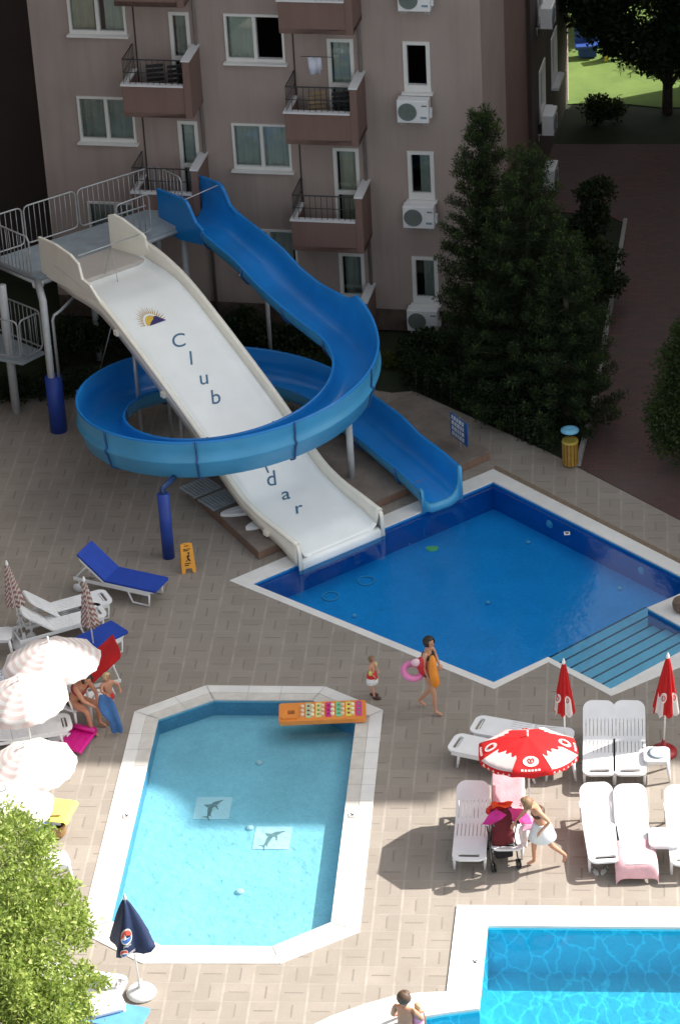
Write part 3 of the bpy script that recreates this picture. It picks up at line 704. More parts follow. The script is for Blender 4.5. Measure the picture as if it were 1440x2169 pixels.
# rounded lip that dips into the water
lip = [[SW(0, t, 0)+V((-sdir.x*a, -sdir.y*a, -b_)) for t in (.02, .25, .5, .75, .98)] for a, b_ in ((-.1, 0), (.05, .0), (.09, .02), (.11, .06), (.11, .3))]
B().grid(lip).build('lip', M_bed, ws, True, world=True, solid=.02)
for t in (0, 1):
    sgn = -1 if t == 0 else 1
    lr = []
    for a, b_ in ((-.15, 0), (.0, .02), (.07, .08), (.1, .2), (.11, .7)):
        h = rz_s(.1)-bedz(.1); lr.append([SW(.1, t, h-b_)+V((-sdir.x*(a+.1), -sdir.y*(a+.1), 0))+V((cw.x, cw.y, 0))*(sgn*w_) for w_ in (-.03, .03, .06)])
    B().grid(lr).build('lip_corner', M_ivory, ws, True, world=True, solid=.02)
# high side panels at the entry and the flat start
zp = 3.6
def panel(pts, nm, prm, t, mtl, thick=.07):
    """pts: (s,z) outline in the vertical plane at t"""
    p0 = L0+cw*(wd*t); M = Matrix(((sdir.x, 0, cw.x, p0.x), (sdir.y, 0, cw.y, p0.y), (0, 1, 0, 0), (0, 0, 0, 1)))
    return B().plate(pts, -thick/2, thick/2, [], M).build(nm, mtl, prm, world=True, bevel=.02)
def sz_of(px, py, t):
    p0 = L0+cw*(wd*t); nrm = V((cw.x, cw.y, 0)); d = ray(px, py); tt = (V((p0.x, p0.y, 0))-EYE).dot(nrm)/d.dot(nrm); q = EYE+d*tt
    return ((V((q.x, q.y))-p0).dot(sdir), q.z)
lp = [sz_of(x, y, -.02) for x, y in ((188, 598), (222, 628), (178, 603), (158, 556), (128, 522), (88, 500), (84, 578), (118, 592), (150, 610), (185, 622))]
lpan = [sz_of(x, y, -.02) for x, y in ((83, 500), (118, 516), (150, 538), (168, 558), (176, 590), (192, 603), (215, 640), (150, 612), (118, 596), (92, 580))]
panel(lpan, 'side_panel', ws, -.02, M_ivory)
def panel2(sa, ca, sb, cb_, outline, nm, prm, mtl):
    """upright panel over the plan segment (sa,ca)-(sb,cb_); outline in (u, z)"""
    a, b_ = L0+sdir*sa+cw*ca, L0+sdir*sb+cw*cb_; d = b_-a; n_ = V((-d.y, d.x)).normalized()
    M = Matrix(((d.x, 0, n_.x, a.x), (d.y, 0, n_.y, a.y), (0, 1, 0, 0), (0, 0, 0, 1)))
    return B().plate(outline, -.035, .035, [], M).build(nm, mtl, prm, world=True, bevel=.02)
panel2(9.25, 1.72, 7.9, wd+.05, [(0, 3.1), (0, 4.14), (.12, 4.2), (.3, 4.16), (.7, 3.93), (.76, 3.86), (.77, 3.66), (.8, 3.6), (1, 3.56), (1, 3.2)], 'side_panel', ws, M_ivory)
s9 = 9.25
B().plate([tuple(L0+cw*(wd*t)+sdir*s) for s, t in ((SE-.5, 0), (SE-.5, 1), (s9, 1), (s9, 0))], bedz(SE)-.05, bedz(SE)+.07).build('entry_step', mat('grey beige fibreglass', (.5, .46, .42), .4, .05), ws, world=True, bevel=.03)
# grab bar with the A shaped bracket
def WP(px, py, t):
    s, z = sz_of(px, py, t); p = L0+cw*(wd*t)+sdir*s; return V((p.x, p.y, z))
ga, gb = WP(166, 542, 0), WP(303, 494, 1); gm = (ga+gb)/2
B().tube([ga, gb], .014, 6).build('grab_bar', M_pole, ws, True, world=True)
sb_, _z = sz_of(235, 575, .5); pf = L0+cw*(wd*.5)
sm_ = (V((gm.x, gm.y))-pf).dot(sdir)
B().tube([SW(sm_-.25, .47, 0), gm, SW(sm_+.1, .42, .1)], .01, 6).build('bar_bracket', M_pole, ws, True, world=True)
# joint lines and flange brackets under the left rim
for s in (4.95, 2.2, 7.2): B().grid([[SW(s+d, t, .004) for t in (.09, .5, .91)] for d in (0, .012)]).build('joint', mat('grey joint', (.55, .56, .55), .5), ws, world=True)
for s in (1.0, 4.6, 6.3):
    for t in (-.03, 1.03):
        p = SW(s, t, -.02); B().box(p, (.14, .1, .12), atan2(sdir.y, sdir.x)).build('flange', M_ivory, ws, world=True, bevel=.01)
def post(px, py, ztop, r=.06, m=None, name='post', par=None, foot=True, z0=0.0, pad=None):
    p = G(px, py, z0); o = B().tube([p, (p.x, p.y, ztop)], r, 14); 
    if foot: o.box((p.x, p.y, z0+.02), (.28, .28, .04))
    return o.build(name, m or M_pole, par, True, world=True)
for s, t in ((6.3, .15), (4.6, .15), (4.6, .85), (1.6, .85)):
    p = SW(s, t, -.06); z0 = zt if s < 3.5 else 0
    B().tube([(p.x, p.y, z0), (p.x, p.y, p.z)], .045, 10).build('post', M_steel, ws, True, world=True)
# lettering along the bed, following its curve
M_let = mat('slate blue lettering', (.06, .16, .27), .5, .05)
def bed_st(px, py):
    best = None
    for i in range(0, 900):
        s = i*.01; a = proj(SW(s, 0)); b = proj(SW(s, 1)); t = (px-a[0])/(b[0]-a[0]) if abs(b[0]-a[0]) > 1 else 0
        yy = a[1]+(b[1]-a[1])*t; e = abs(yy-py)
        if 0 <= t <= 1 and (best is None or e < best[0]): best = (e, s, t)
    return best[1], best[2]
def onbed(pts2, tris, s0, t0, ang, scale, mm, name, parent, lift=.022):
    vs = []
    for x, y in pts2:
        xr, yr = (x*cos(ang)-y*sin(ang))*scale, (x*sin(ang)+y*cos(ang))*scale
        vs.append(SW(s0+yr, t0+xr/wd, lift))
    return B().add(vs, tris).build(name, mm, parent, world=True)
def letter(ch, px, py, size, ang=0.0, shear=.25):
    cu = bpy.data.curves.new('letter', 'FONT'); cu.body = ch; cu.size = 1; cu.shear = .35; cu.align_x = 'CENTER'; cu.align_y = 'CENTER'; cu.offset = .004
    ob = bpy.data.objects.new('letter', cu); COL.objects.link(ob); me = ob.to_mesh()
    pts = [(v.co.x, v.co.y) for v in me.vertices]; fs = [tuple(p.vertices) for p in me.polygons]; ob.to_mesh_clear()
    COL.objects.unlink(ob); bpy.data.objects.remove(ob); bpy.data.curves.remove(cu)
    s, t = bed_st(px, py); onbed(pts, fs, s, t, ang, size, M_let, 'letter', ws)
for ch, x, y in (('C', 374, 725), ('l', 400, 763), ('u', 427, 804), ('b', 452, 845), ('d', 570, 1018), ('a', 600, 1050), ('r', 627, 1080)):
    letter(ch, x, y, .48, -.2)
s0_, t0_ = bed_st(562, 990); onbed([(-.05, -.3), (.03, -.3), (.05, .3), (-.03, .3)], [(0, 1, 2, 3)], s0_, t0_, -.2, .5, M_let, 'letter', ws)
# sunrise emblem: rays, half sun and a dark hill
s0_, t0_ = bed_st(330, 686)
sun_ = [(.17*cos(a)-.04, .17*sin(a)*1.35) for a in [pi*i/14 for i in range(15)]]
onbed(sun_, [tuple(range(15))], s0_, t0_, -.0, 1, mat('yellow emblem', (.75, .5, .06), .5), 'sun_emblem', ws, .022)
hill = [(-.17, -.02), (.26, -.02), (.17, .08), (.12, .16), (.06, .17), (.0, .1), (-.08, .06)]
onbed(hill, [tuple(range(7))], s0_, t0_, 0, 1, mat('dark violet emblem', (.03, .02, .14), .5), 'hill_emblem', ws, .026)
rv = []; rf = []
for i in range(19):
    a = Rd(8+i*9.2); r0_, r1_ = .21, .33+.03*(i % 2); k = len(rv)
    for r_, w_ in ((r0_, .012), (r1_, .002)):
        for sg in (-1, 1): rv.append((r_*cos(a+sg*w_/r_)-.04, 1.35*r_*sin(a+sg*w_/r_)))
    rf.append((k, k+1, k+3, k+2))
onbed(rv, rf, s0_, t0_, 0, 1, mat('gold brown emblem', (.5, .33, .12), .5), 'ray_emblem', ws, .022)
# ================================================================ blue spiral slide
HCx, HCy, HRo, HW = -2.216, 56.855, 3.223, .96
def zo(t): return 2.943-.217*t-.029*t*t
A0, A1 = Rd(35), -Rd(330)    # start / end polar angle (clockwise)
def hel(t):                   # t clockwise angle
    a = -t; rc = HRo-HW/2
    c = V((HCx+rc*cos(a), HCy+rc*sin(a))); o = V((cos(a), sin(a)))
    return c, o
st_ = []                       # stations: centre xy, outward xy, z outer rim, z inner rim, bed z, extra width
d1 = V((cos(Rd(-55)), sin(Rd(-55))))
c0, o0 = hel(-Rd(35))
def seg(v, K):
    for (a, x), (b, y) in zip(K, K[1:]):
        if v <= b: break
    return x+(y-x)*min(1, max(0, (v-a)/(b-a)))
KO = [(0, 3.04), (1.0, 3.02), (1.7, 3.15), (2.3, 3.38), (3.04, 3.54), (3.76, 3.64), (4.3, 3.74), (4.6, 4.18), (4.8, 4.18), (5.9, 4.06)]
KI = [(0, 2.6), (1.09, 2.76), (2.04, 2.98), (2.82, 3.27), (3.9, 3.47), (4.4, 3.6), (4.8, 4.05), (4.9, 4.06), (6.0, 3.97)]
Smx = 5.35
for i in range(26):
    s = Smx*(1-i/25.0)
    st_.append((c0-d1*s, o0, seg(s, KO), seg(s, KI), min(seg(s, KI)-.36, 3.2 if s > 4.2 else 9)))
n = 110; tA, tB = -Rd(35), Rd(330)
for i in range(1, n+1):
    t = lerp(tA, tB, i/n); c, o = hel(t); z = zo(t)
    bulge = min(1, max(0, (t-tA)/.25))
    dz = lerp(.45, .2, max(0, min(1, (t-4.0)/1.7))); dz = lerp(.44, dz, bulge)
    if t > 4.4: z = max(z, lerp(zo(4.4), 1.0, (t-4.4)/1.35))
    st_.append((c, o, z+.26*max(0, 1-max(0, (t-tA))/.55)*(1 if i > 1 else .3), z-dz, z-dz-.36))
c2, o2 = hel(tB); d2 = V((cos(Rd(-60)), sin(Rd(-60)))); zend = st_[-1][2]
lipc = (V(gz(893, 1083, .05))+V(gz(972, 1045, .05)))/2
cl = (V((lipc.x, lipc.y))-c2); LL = cl.length; d3 = cl.normalized()
for i in range(1, 31):
    s = i/30.0*LL; zo_ = seg(s/LL, [(0, zend), (.2, 1.02), (.45, 1.0), (.62, .86), (.85, .84), (1, .78)]); zi = seg(s/LL, [(0, zend-.2), (.25, .72), (.55, .66), (.8, .62), (1, .55)])
    bz = seg(s/LL, [(0, zend-.56), (.3, .42), (.65, .3), (.8, .22), (1, .1)])
    o_ = V((-d3.y, d3.x)); oo = (o2.lerp(o_, min(1, i/8))).normalized()
    st_.append((c2+d3*s, oo, zo_, zi, bz))
bs = thing('blue_spiral_slide', 'long blue spiral slide winding around the white slide and ending in the deep pool', 'water slide', (HCx, HCy, 0))
def section(c, o, zoz, zi, bz, shell):
    hw = HW/2; pts = []
    # from inner rim round the bed to the outer rim
    zi_ = max(zi, bz+.25); e = .0 if not shell else .03
    prof = [(-hw-.035, zi_-.03), (-hw-.03, zi_), (-hw, zi_+.012), (-hw+.03, zi_-.02), (-hw+.05, lerp(bz, zi_, .6)), (-hw+.1, lerp(bz, zi_, .28)), (-hw+.2, lerp(bz, zi_, .07)), (-hw+.34, bz),
            (hw-.34, bz), (hw-.2, bz+.05), (hw-.1, lerp(bz, zoz, .24)), (hw-.05, lerp(bz, zoz, .5)), (hw-.03, zoz-.02), (hw, zoz+.012), (hw+.03, zoz), (hw+.035, zoz-.03)]
    return [V((c.x+o.x*x, c.y+o.y*x, z)) for x, z in prof]
def under(c, o, zoz, zi, bz):
    hw = HW/2; zi_ = max(zi, bz+.25)
    prof = [(-hw-.03, zi_-.02), (-hw-.01, lerp(bz, zi_, .4)), (-hw+.12, bz-.05), (-hw+.3, bz-.15), (hw-.25, bz-.16), (hw-.08, bz-.06), (hw-.01, lerp(bz, zoz, .3)), (hw+.045, lerp(bz, zoz, .4)), (hw+.05, lerp(bz, zoz, .44)), (hw-.005, lerp(bz, zoz, .49)), (hw+.02, lerp(bz, zoz, .75)), (hw+.03, zoz-.02)]
    return [V((c.x+o.x*x, c.y+o.y*x, z)) for x, z in prof]
B().grid([section(*q, False) for q in st_]).build('trough', M_blue, bs, True, world=True)
B().grid([under(*q) for q in st_], flip=True).build('outer_shell', M_bluo, bs, True, world=True)
# end lip
q = st_[-1]; a_ = section(*q, False); B().grid([a_, [p+V((d3.x*.06, d3.y*.06, -.03)) for p in a_], [V((p.x+d3.x*.08, p.y+d3.y*.08, min(p.z-.1, .1)-.1)) for p in a_]]).build('lip', M_bluo, bs, True, world=True, solid=.01)
# joints between segments: dark flanges on the outer shell
def flange(i):
    pts = [p+(p-V((st_[i][0].x, st_[i][0].y, st_[i][4]+.2))).normalized()*.03 for p in under(*st_[i])]
    B().tube(pts, .022, 6).build('joint_flange', mat('dark blue flange', (.02, .09, .25), .5), bs, True, world=True)
for i in (6, 13, 20, 29, 42, 55, 66, 78, 92, 106, 120, 133, 146, 158): flange(i)
# entry panels
for side, top in ((-1, (325, 393)), (1, (405, 366))):
    c, o = st_[0][0], st_[0][1]
    p0 = c+o*(HW/2*side); dd = -d1
    M = Matrix(((dd.x, 0, o.x, p0.x), (dd.y, 0, o.y, p0.y), (0, 1, 0, 0), (0, 0, 0, 1)))
    zb = st_[0][4]
    k_ = 0 if side < 0 else .1
    pts = [(-1.3, zb), (-1.3, 3.58+k_), (-1.05, 3.68+k_), (-.85, 3.95+k_), (-.73, 4.07+k_), (-.6, 4.1+k_), (.47, 4.0+k_), (.47, zb-.15), (-.3, zb-.2)]
    B().plate(pts, -.04, .04, [], M).build('side_panel', M_blue, bs, world=True, bevel=.02)
c, o = st_[3][0], st_[3][1]; za = 4.08
B().tube([V((*(c-o*HW/2), za)), V((*(c+o*HW/2), za+.08))], .014, 6).build('grab_bar', M_pole, bs, True, world=True)
# posts of the spiral
def hpost(px, py, m, r, pad=True, z0=0.0, arm=None):
    p = G(px, py, z0)
    j = min(range(len(st_)), key=lambda k: (V((p.x, p.y))-st_[k][0]).length+abs(0)*0)
    return p
pb_ = G(358, 1180, 0)
B().tube([pb_, (pb_.x, pb_.y, 1.5)], .125, 16).build('padded_post', M_navyp, bs, True, world=True)
top = min(st_[40:100], key=lambda q: (V((pb_.x, pb_.y))-q[0]).length)
B().tube([(pb_.x, pb_.y, 1.45), (pb_.x, pb_.y, 1.62), (top[0].x, top[0].y, top[4]-.1)], .06, 10).build('support_arm', mat('dark blue steel', (.02, .05, .15), .5), bs, True, world=True)
for px, py, zz, z0, sl in ((746, 1030, 1.75, 0, (40, 60)), (575, 770, 2.75, 0, (12, 24)), (450, 640, 3.0, 0, (0, 8))):
    p = G(px, py, z0); qq = min(st_[sl[0]:sl[1]] if True else st_, key=lambda q: (V((p.x, p.y))-q[0]).length)
    ztp = min(zz, qq[4]-.12); B().tube([p, (p.x, p.y, ztp)], .075 if px == 746 else .05, 12).build('post', M_pole, bs, True, world=True)
    B().tube([(p.x, p.y, ztp-.12), (qq[0].x, qq[0].y, qq[4]-.12)], .04, 8).build('support_arm', M_pole, bs, True, world=True)
p = G(365, 930, 0); B().tube([p, (p.x, p.y, 2.2)], .04, 10).build('post', M_steel, bs, True, world=True)
# ================================================================ tower platform with railings
ZP = 3.3
c00, c10, c11, c01 = [V(gz(x, y, ZP)) for x, y in ((80, 590), (402, 468), (335, 436), (-15, 548))]
pt = thing('slide_platform', 'grey steel starting platform with barred railings at the top of both slides', 'platform', (c00.x, c00.y, 0))
def PP(u, v, z): q = (c00*(1-u)+c10*u)*(1-v)+(c01*(1-u)+c11*u)*v; return V((q.x, q.y, z))
B().plate([tuple(p) for p in (c00, c10, c11, c01)], ZP-.08, ZP).build('deck', mat('blue grey deck', (.3, .35, .38), .7, .12, 3, dirt=.3), pt, world=True)
fr_ = B(); fr_.tube([PP(0, 0, ZP-.14), PP(1, 0, ZP-.14), PP(1, 1, ZP-.14), PP(0, 1, ZP-.14)], .055, 8, closed=True); fr_.build('frame', M_pole, pt, True, world=True)
def rail(a, b_, name='railing', parent=None, nfr=1, h=1.0, z0=None):
    a = V(a); b_ = V(b_); q = B(); d = b_-a
    for k in range(nfr):
        s_ = a+d*(k/nfr)+d.normalized()*.03; e_ = a+d*((k+1)/nfr)-d.normalized()*.03; u = V((0, 0, 1)); L = (e_-s_).length; r = .1; dn = (e_-s_).normalized()
        loop = [s_+u*.1+dn*r, s_+u*(.1+.03)+dn*.03, s_+u*(.1+r), s_+u*(h-r), s_+u*(h-.03)+dn*.03, s_+u*h+dn*r, e_+u*h-dn*r, e_+u*(h-.03)-dn*.03, e_+u*(h-r), e_+u*(.1+r), e_+u*.13-dn*.03, e_+u*.1-dn*r]
        q.tube(loop, .02, 6, closed=True)
        nb = max(2, int(L/.13))
        for i in range(1, nb): p_ = s_+dn*(L*i/nb); q.tube([p_+u*.1, p_+u*h], .009, 5)
    return q.build(name, M_steel, parent, True, world=True)
for k_, (u0, u1) in enumerate(((-.35, .2), (.2, .52), (.52, 1.0))): rail(PP(u0, 1, ZP), PP(u1, 1, ZP), 'railing', pt, 1)
rail(PP(1, 1, ZP), PP(1, .15, ZP), 'railing', pt, 1)
rail(PP(-.02, .02, ZP), PP(-.02, 1.5, ZP), 'railing', pt, 1)
rail(PP(.53, .03, ZP), PP(.76, .03, ZP), 'railing', pt, 1)
pm = G(122, 912, 0); tp_ = PP(0, 0, ZP-.12)
B().tube([(pm.x, pm.y, 0), (pm.x, pm.y, ZP-.1), (tp_.x, tp_.y, ZP-.08)], .085, 14).build('post', M_pole, pt, True, world=True)
B().tube([(pm.x+.04, pm.y, 0), (pm.x+.04, pm.y, 1.35)], .19, 16).build('padding', M_navyp, pt, True, world=True)
B().lathe([(.1, 0), (.13, .02), (.13, .1), (.1, .12)], 14, (tp_.x, tp_.y, ZP-.2)).build('collar', M_whited, pt, True, world=True)
for u, v in ((.97, .1), (.97, .95), (.55, .95), (.62, .05)):
    p = PP(u, v, 0); B().tube([p, (p.x, p.y, ZP-.12)], .075, 14).build('post', M_pole, pt, True, world=True)
p = G(36, 874, 0); B().tube([p, (p.x, p.y, ZP-.12)], .1, 14).build('post', M_pole, pt, True, world=True)
pp = [(pm.x+.17, pm.y-.02, 1.3), (pm.x+.17, pm.y-.02, 2.75), (pm.x+.21, pm.y, 2.85), (pm.x+.35, pm.y+.1, 2.9), PP(.45, .1, 2.95)]
B().tube(pp, .035, 8).build('water_pipe', M_steel, pt, True, world=True)
B().tube([SW(6.6, 0, -.1), G(212, 785, 1.0)], .013, 5).build('brace', M_steel, pt, True, world=True)
# lower stair landing and its railing at left edge
sp_ = thing('access_stair', 'grey steel stair with barred railing below the slide platform at the left edge', 'stair', (*gz(-60, 830), 0))
zl = 1.5
q0, q1, q2 = G(-90, 742, zl), G(48, 768, zl), G(95, 745, zl)
B().plate([(q0.x, q0.y), (q1.x, q1.y), (q2.x, q2.y), (q0.x+.3, q0.y+1.3)], zl-.07, zl).build('landing', MATS['blue grey deck'], sp_, world=True)
rail(q0, q1, 'railing', sp_, 2); rail(q1, q2, 'railing', sp_, 1); rail(V((q0.x+.3, q0.y+1.3, zl)), q2, 'railing', sp_, 2)
e_ = V((q0.x-.5, q0.y+1.2, 0))
for i in range(9):
    z = zl+(i+1)*.21; B().box((q0.x-.15-.05*i, q0.y+.6+.28*i, z), (1.0, .28, .04), .15).build('step', MATS['blue grey deck'], sp_, world=True)
# white pointed boards lying on the terrace under the slide
def board(px0, py0, px1, py1, w_, label):
    a, b_ = G(px0, py0, zt+.06), G(px1, py1, zt+.06); d = b_-a; L = d.length
    o = thing('paddle_board', label, 'board', (a+b_)/2-V((0, 0, .06)), atan2(d.y, d.x), 'white boards on the stone terrace')
    out = [(L/2*cos(t)*(1-.0*abs(sin(t))), w_/2*sin(t)*abs(sin(t))**.2*(1 if True else 1)) for t in [2*pi*i/28 for i in range(28)]]
    B().plate(out, 0, .07).build('deck', M_white, o, bevel=.02); B().box((0, 0, .075), (L*.7, .02, .01)).build('stringer', M_whited, o)
board(467, 1088, 600, 1062, .36, 'white pointed board on the stone terrace, the longer one further from the pool')
board(520, 1118, 610, 1085, .3, 'white pointed board on the stone terrace, the shorter one nearer the pool')
o = thing('grey_grate_stack', 'flat grey slatted grates lying on the stone terrace beside the white slide', 'grate', G(445, 1048, zt), Rd(-55))
for k in range(2):
    sl_ = B()
    for j in range(9): sl_.box((-.35+.7*k+.0, -.32+j*.08, .03), (.6, .05, .03))
    sl_.box((-.6+.7*k, 0, .015), (.05, .7, .03)); sl_.box((-.1+.7*k, 0, .015), (.05, .7, .03)); sl_.build('grate', MATS['blue grey deck'], o)
# sign beside the slides
sg = G(975, 950, zt); o = thing('pool_sign', 'blue board with white characters on a post behind the blue slide exit', 'sign', (sg.x, sg.y, zt), -Rd(62))
B().tube([(0, 0, 0), (0, 0, .75)], .02, 8).build('pole', M_pole, o, True)
TM = Matrix.Rotation(Rd(0), 4, 'Y') @ Matrix(((1, 0, 0, 0), (0, 0, -1, 0), (0, 1, 0, 0), (0, 0, 0, 1)))
B().plate([(-.35, .2), (.35, .2), (.35, .75), (-.35, .75)], 0, .03, [], TM).build('board', mat('sign blue', (.03, .1, .3), .5), o, bevel=.004)
wq = B()
for r_, row in enumerate(((-.27, .08, .2), (-.27, .3, .12), (-.2, .15, .25), (-.27, .5, .1))):
    y = .63-.13*r_; x = -.29
    for k in range(5): wd_ = (.05, .09, .07, .1, .06)[(k+r_) % 5]; wq.plate([(x, y), (x+wd_, y), (x+wd_+.015, y+.095), (x+.015, y+.095)], .031, .036, [], TM); x += wd_+.03
wq.build('lettering', M_whited, o)
# bin
b0 = G(1207, 985, 0); o = thing('litter_bin', 'yellow slatted litter bin with a pale blue lid beside the dark shrubs', 'bin', b0)
q = B()
for k in range(14): a = 2*pi*k/14; q.box((.16*cos(a), .16*sin(a), .3), (.02, .055, .5), a)
q.lathe([(.15, .03), (.15, .55), (.17, .56)], 14); q.build('body', mat('yellow brown slats', (.3, .17, .03), .6, .2, 8), o)
B().lathe([(.165, .55), (.18, .57), (.17, .62), (.1, .6), (0, .6)], 18).build('rim', mat('dull yellow', (.4, .3, .05), .5), o, True)
B().tube([(0, .15, .5), (0, .15, .85)], .012, 6).build('lid_support', M_black, o); B().lathe([(.2, .84), (.19, .87), (.1, .9), (.05, .9), (0, .88)], 18).build('lid', mat('pale blue plastic lid', (.15, .42, .6), .4), o, True)
# wet floor sign
def wet():
    b0 = G(399, 1205, 0); o = thing('wet_floor_sign', 'orange folding wet floor sign standing beside the dark blue padded post', 'sign', b0, Rd(8))
    for sgn in (1, -1):
        T = Matrix.Translation((0, -sgn*.17, 0)) @ Matrix.Rotation(-sgn*Rd(16), 4, 'X') @ (Matrix() if sgn > 0 else Matrix.Rotation(pi, 4, 'Z')) @ MF
        out = [(-.15, 0), (-.08, 0), (-.06, .1), (.06, .1), (.08, 0), (.15, 0), (.12, .62), (.05, .64), (-.05, .64), (-.12, .62)]
        pn = B().plate(out, -.012, .012, [r4(-.045, .56, .045, .59)], T).build('panel', mat('orange yellow plastic', (.75, .33, .03), .4, .06), o, bevel=.003)
        g_ = B()
        for y, ws_ in ((.5, (.05, .02, .05)), (.47, (.1,)), (.2, (.12,)), (.16, (.08,))):
            x = -.07
            for w_ in ws_: g_.plate(r4(x, y, x+w_, y+.02), .012, .016, [], T); x += w_+.01
        g_.plate([(-.05, .25), (.0, .3), (-.02, .36), (.03, .4), (.05, .37), (.02, .33), (.06, .26), (.03, .25), (.0, .29), (-.02, .25)], .012, .016, [], T)
        g_.plate([(.03+.022*cos(a), .425+.022*sin(a)) for a in [2*pi*i/10 for i in range(10)]], .012, .016, [], T)
        g_.build('print', mat('black print', (.02, .015, .01), .6), pn)
wet()
# ================================================================ sun loungers
M_bluc = mat('blue cushion fabric', (.008, .05, .36), .75, .1, 5, bump=.15)
def lounger(tilt, cushion=None, group='white plastic sun loungers round the pools', legs='std', back=.77):
    o = thing('sun_lounger', 'x', 'sun lounger', (0, 0, 0), 0, group)
    W = .295
    out = [(-.02, -W)]+[(1.12-.16+.16*cos(a), (W-.16)*(1 if sin(a) > 0 else -1)+.16*sin(a)) for a in [Rd(-90+15*i) for i in range(13)]]+[(-.02, W)]
    hol = [rrect(.93, -.19, 1.03, .19, .045, 3)]
    for k in range(8): y = -.24+.48*k/7; hol.append([(.06, y-.005), (.42, y-.005), (.42, y+.005), (.06, y+.005)])
    if cushion: hol = []
    B().plate(out, .33, .37, hol).build('seat', M_white, o, bevel=.008)
    hb = [(-back+.02+.2*0, 0)]
    outb = [(0, W)]+[(-back+.18-.18*cos(a), (W-.18)*(1 if sin(a) > 0 else -1)+.18*sin(a)) for a in [Rd(90-15*i) for i in range(13)]]+[(0, -W)]
    hol = []
    for k in range(8): y = -.24+.48*k/7; hol.append([(-.4, y-.005), (-.06, y-.005), (-.06, y+.005), (-.4, y+.005)])
    if cushion: hol = []
    TB = Matrix.Translation((-.03, 0, .35)) @ Matrix.Rotation(Rd(tilt), 4, 'Y')
    B().plate(outb, -.02, .02, hol, TB).build('backrest', M_white, o, bevel=.008)
    fr = B()
    for y in (-W+.02, W-.02):
        fr.box((.13, y, .3), (1.75, .03, .07))
    fr.box((-.72, 0, .29), (.03, .56, .05)); fr.box((.98, 0, .3), (.03, .54, .05)); fr.build('frame', M_white, o, bevel=.006)
    for y in (-W+.03, W-.03):
        if legs == 'u': B().tube([(1.0, y, .3), (.98, y, .03), (.6, y, .03), (.5, y, .3)], .022, 8).build('leg', M_white, o, True)
        else: B().tube([(.86, y, .3), (.9, y, 0)], [.032, .022], 8).build('leg', M_white, o, True)
        if legs != 'u' : B().tube([(-.5, y, .3), (-.6, y, 0)], [.032, .022], 8).build('leg', M_white, o, True)
        else:
            B().tube([(-.6, y, .28), (-.66, y, .1)], .022, 8).build('leg', M_white, o, True)
            B().lathe([(.0, -.02), (.09, -.02), (.1, 0), (.09, .02), (0, .02)], 16, (-.66, y*1.12, .1), Matrix.Rotation(pi/2, 4, 'X')).build('wheel', M_white, o, True)
    if tilt > 12:
        sn, cs = sin(Rd(tilt)), cos(Rd(tilt))
        B().tube([(-.03-.5*cs, 0, .35+.5*sn-.02), (-.03-.5*cs-.02, 0, .3)], .014, 6).build('prop', M_white, o, True)
    if cushion:
        c = B(); c.plate(rrect(-.02, -.29, 1.16, .29, .04), .375, .42)
        c.build('cushion', cushion, o, bevel=.015)
        B().plate(rrect(-back-.02, -.29, .02, .29, .04), .03, .075, [], TB).build('back_cushion', cushion, o, bevel=.015)
    return o
LC = {}
def place_lounger(foot, hinge, tilt, label, cushion=None, legs='std', z=.35, **kw):
    a, h = G(*foot, z), G(*hinge, z); d = a-h; rz = atan2(d.y, d.x); key = (tilt, cushion.name if cushion else '', legs)
    loc = (a.x-d.normalized().x*1.1, a.y-d.normalized().y*1.1, 0)
    if key in LC: return copy_tree(LC[key], loc, rz, label)
    o = lounger(tilt, cushion, legs=legs, **kw); LC[key] = o; o.location = loc; o.rotation_euler = (0, 0, rz); o['label'] = label
    XF[o.name] = Matrix.Translation(loc) @ Matrix.Rotation(rz, 4, 'Z'); return o
place_lounger((230, 1262), (142, 1286), 42, 'white plastic lounger with raised back, the farther of the pair beside the blue lounger', legs='u')
place_lounger((218, 1290), (126, 1316), 42, 'white plastic lounger with raised back, the nearer of the pair between the closed striped parasols', legs='u')
lb1 = place_lounger((339, 1243), (252, 1224), 40, 'white lounger with blue cushion and raised back, left of the orange wet floor sign', M_bluc, 'u')
place_lounger((250, 1334), (166, 1374), 8, 'white lounger with flat blue cushion half hidden by the open striped parasol', M_bluc, 'u')
lr1 = place_lounger((50, 1462), (138, 1444), 38, 'white lounger under the striped parasol with a red towel over its back')
place_lounger((36, 1432), (-50, 1448), 30, 'white lounger at the left edge with folded printed clothes on it')
place_lounger((150, 1528), (66, 1542), 10, 'white slatted lounger under the middle striped parasol behind the seated adult')
R1 = place_lounger((1268, 1642), (1268, 1583), 33, 'white lounger facing down, left one of the pair between the closed red parasols')
place_lounger((1333, 1642), (1332, 1582), 33, 'white lounger facing down, right one of the pair between the closed red parasols')
place_lounger((1283, 1826), (1272, 1765), 33, 'sunlit white lounger with a dark shadow across it, standing over the sandals')
place_lounger((1348, 1830), (1340, 1768), 33, 'sunlit white lounger with a pink towel over its foot end')
place_lounger((1456, 1832), (1448, 1770), 33, 'sunlit white lounger cut off by the right edge of the picture')
place_lounger((992, 1822), (997, 1766), 33, 'white lounger left of the pushchair with its foot in the parasol shadow')
place_lounger((1072, 1800), (1074, 1745), 33, 'white lounger behind the pushchair with a pink towel on its back')
place_lounger((1003, 1533), (1117, 1553), 5, 'white flat lounger turned sideways, the farther one behind the open red parasol')
place_lounger((957, 1571), (1060, 1592), 5, 'white flat lounger turned sideways, the nearer one half under the open red parasol')
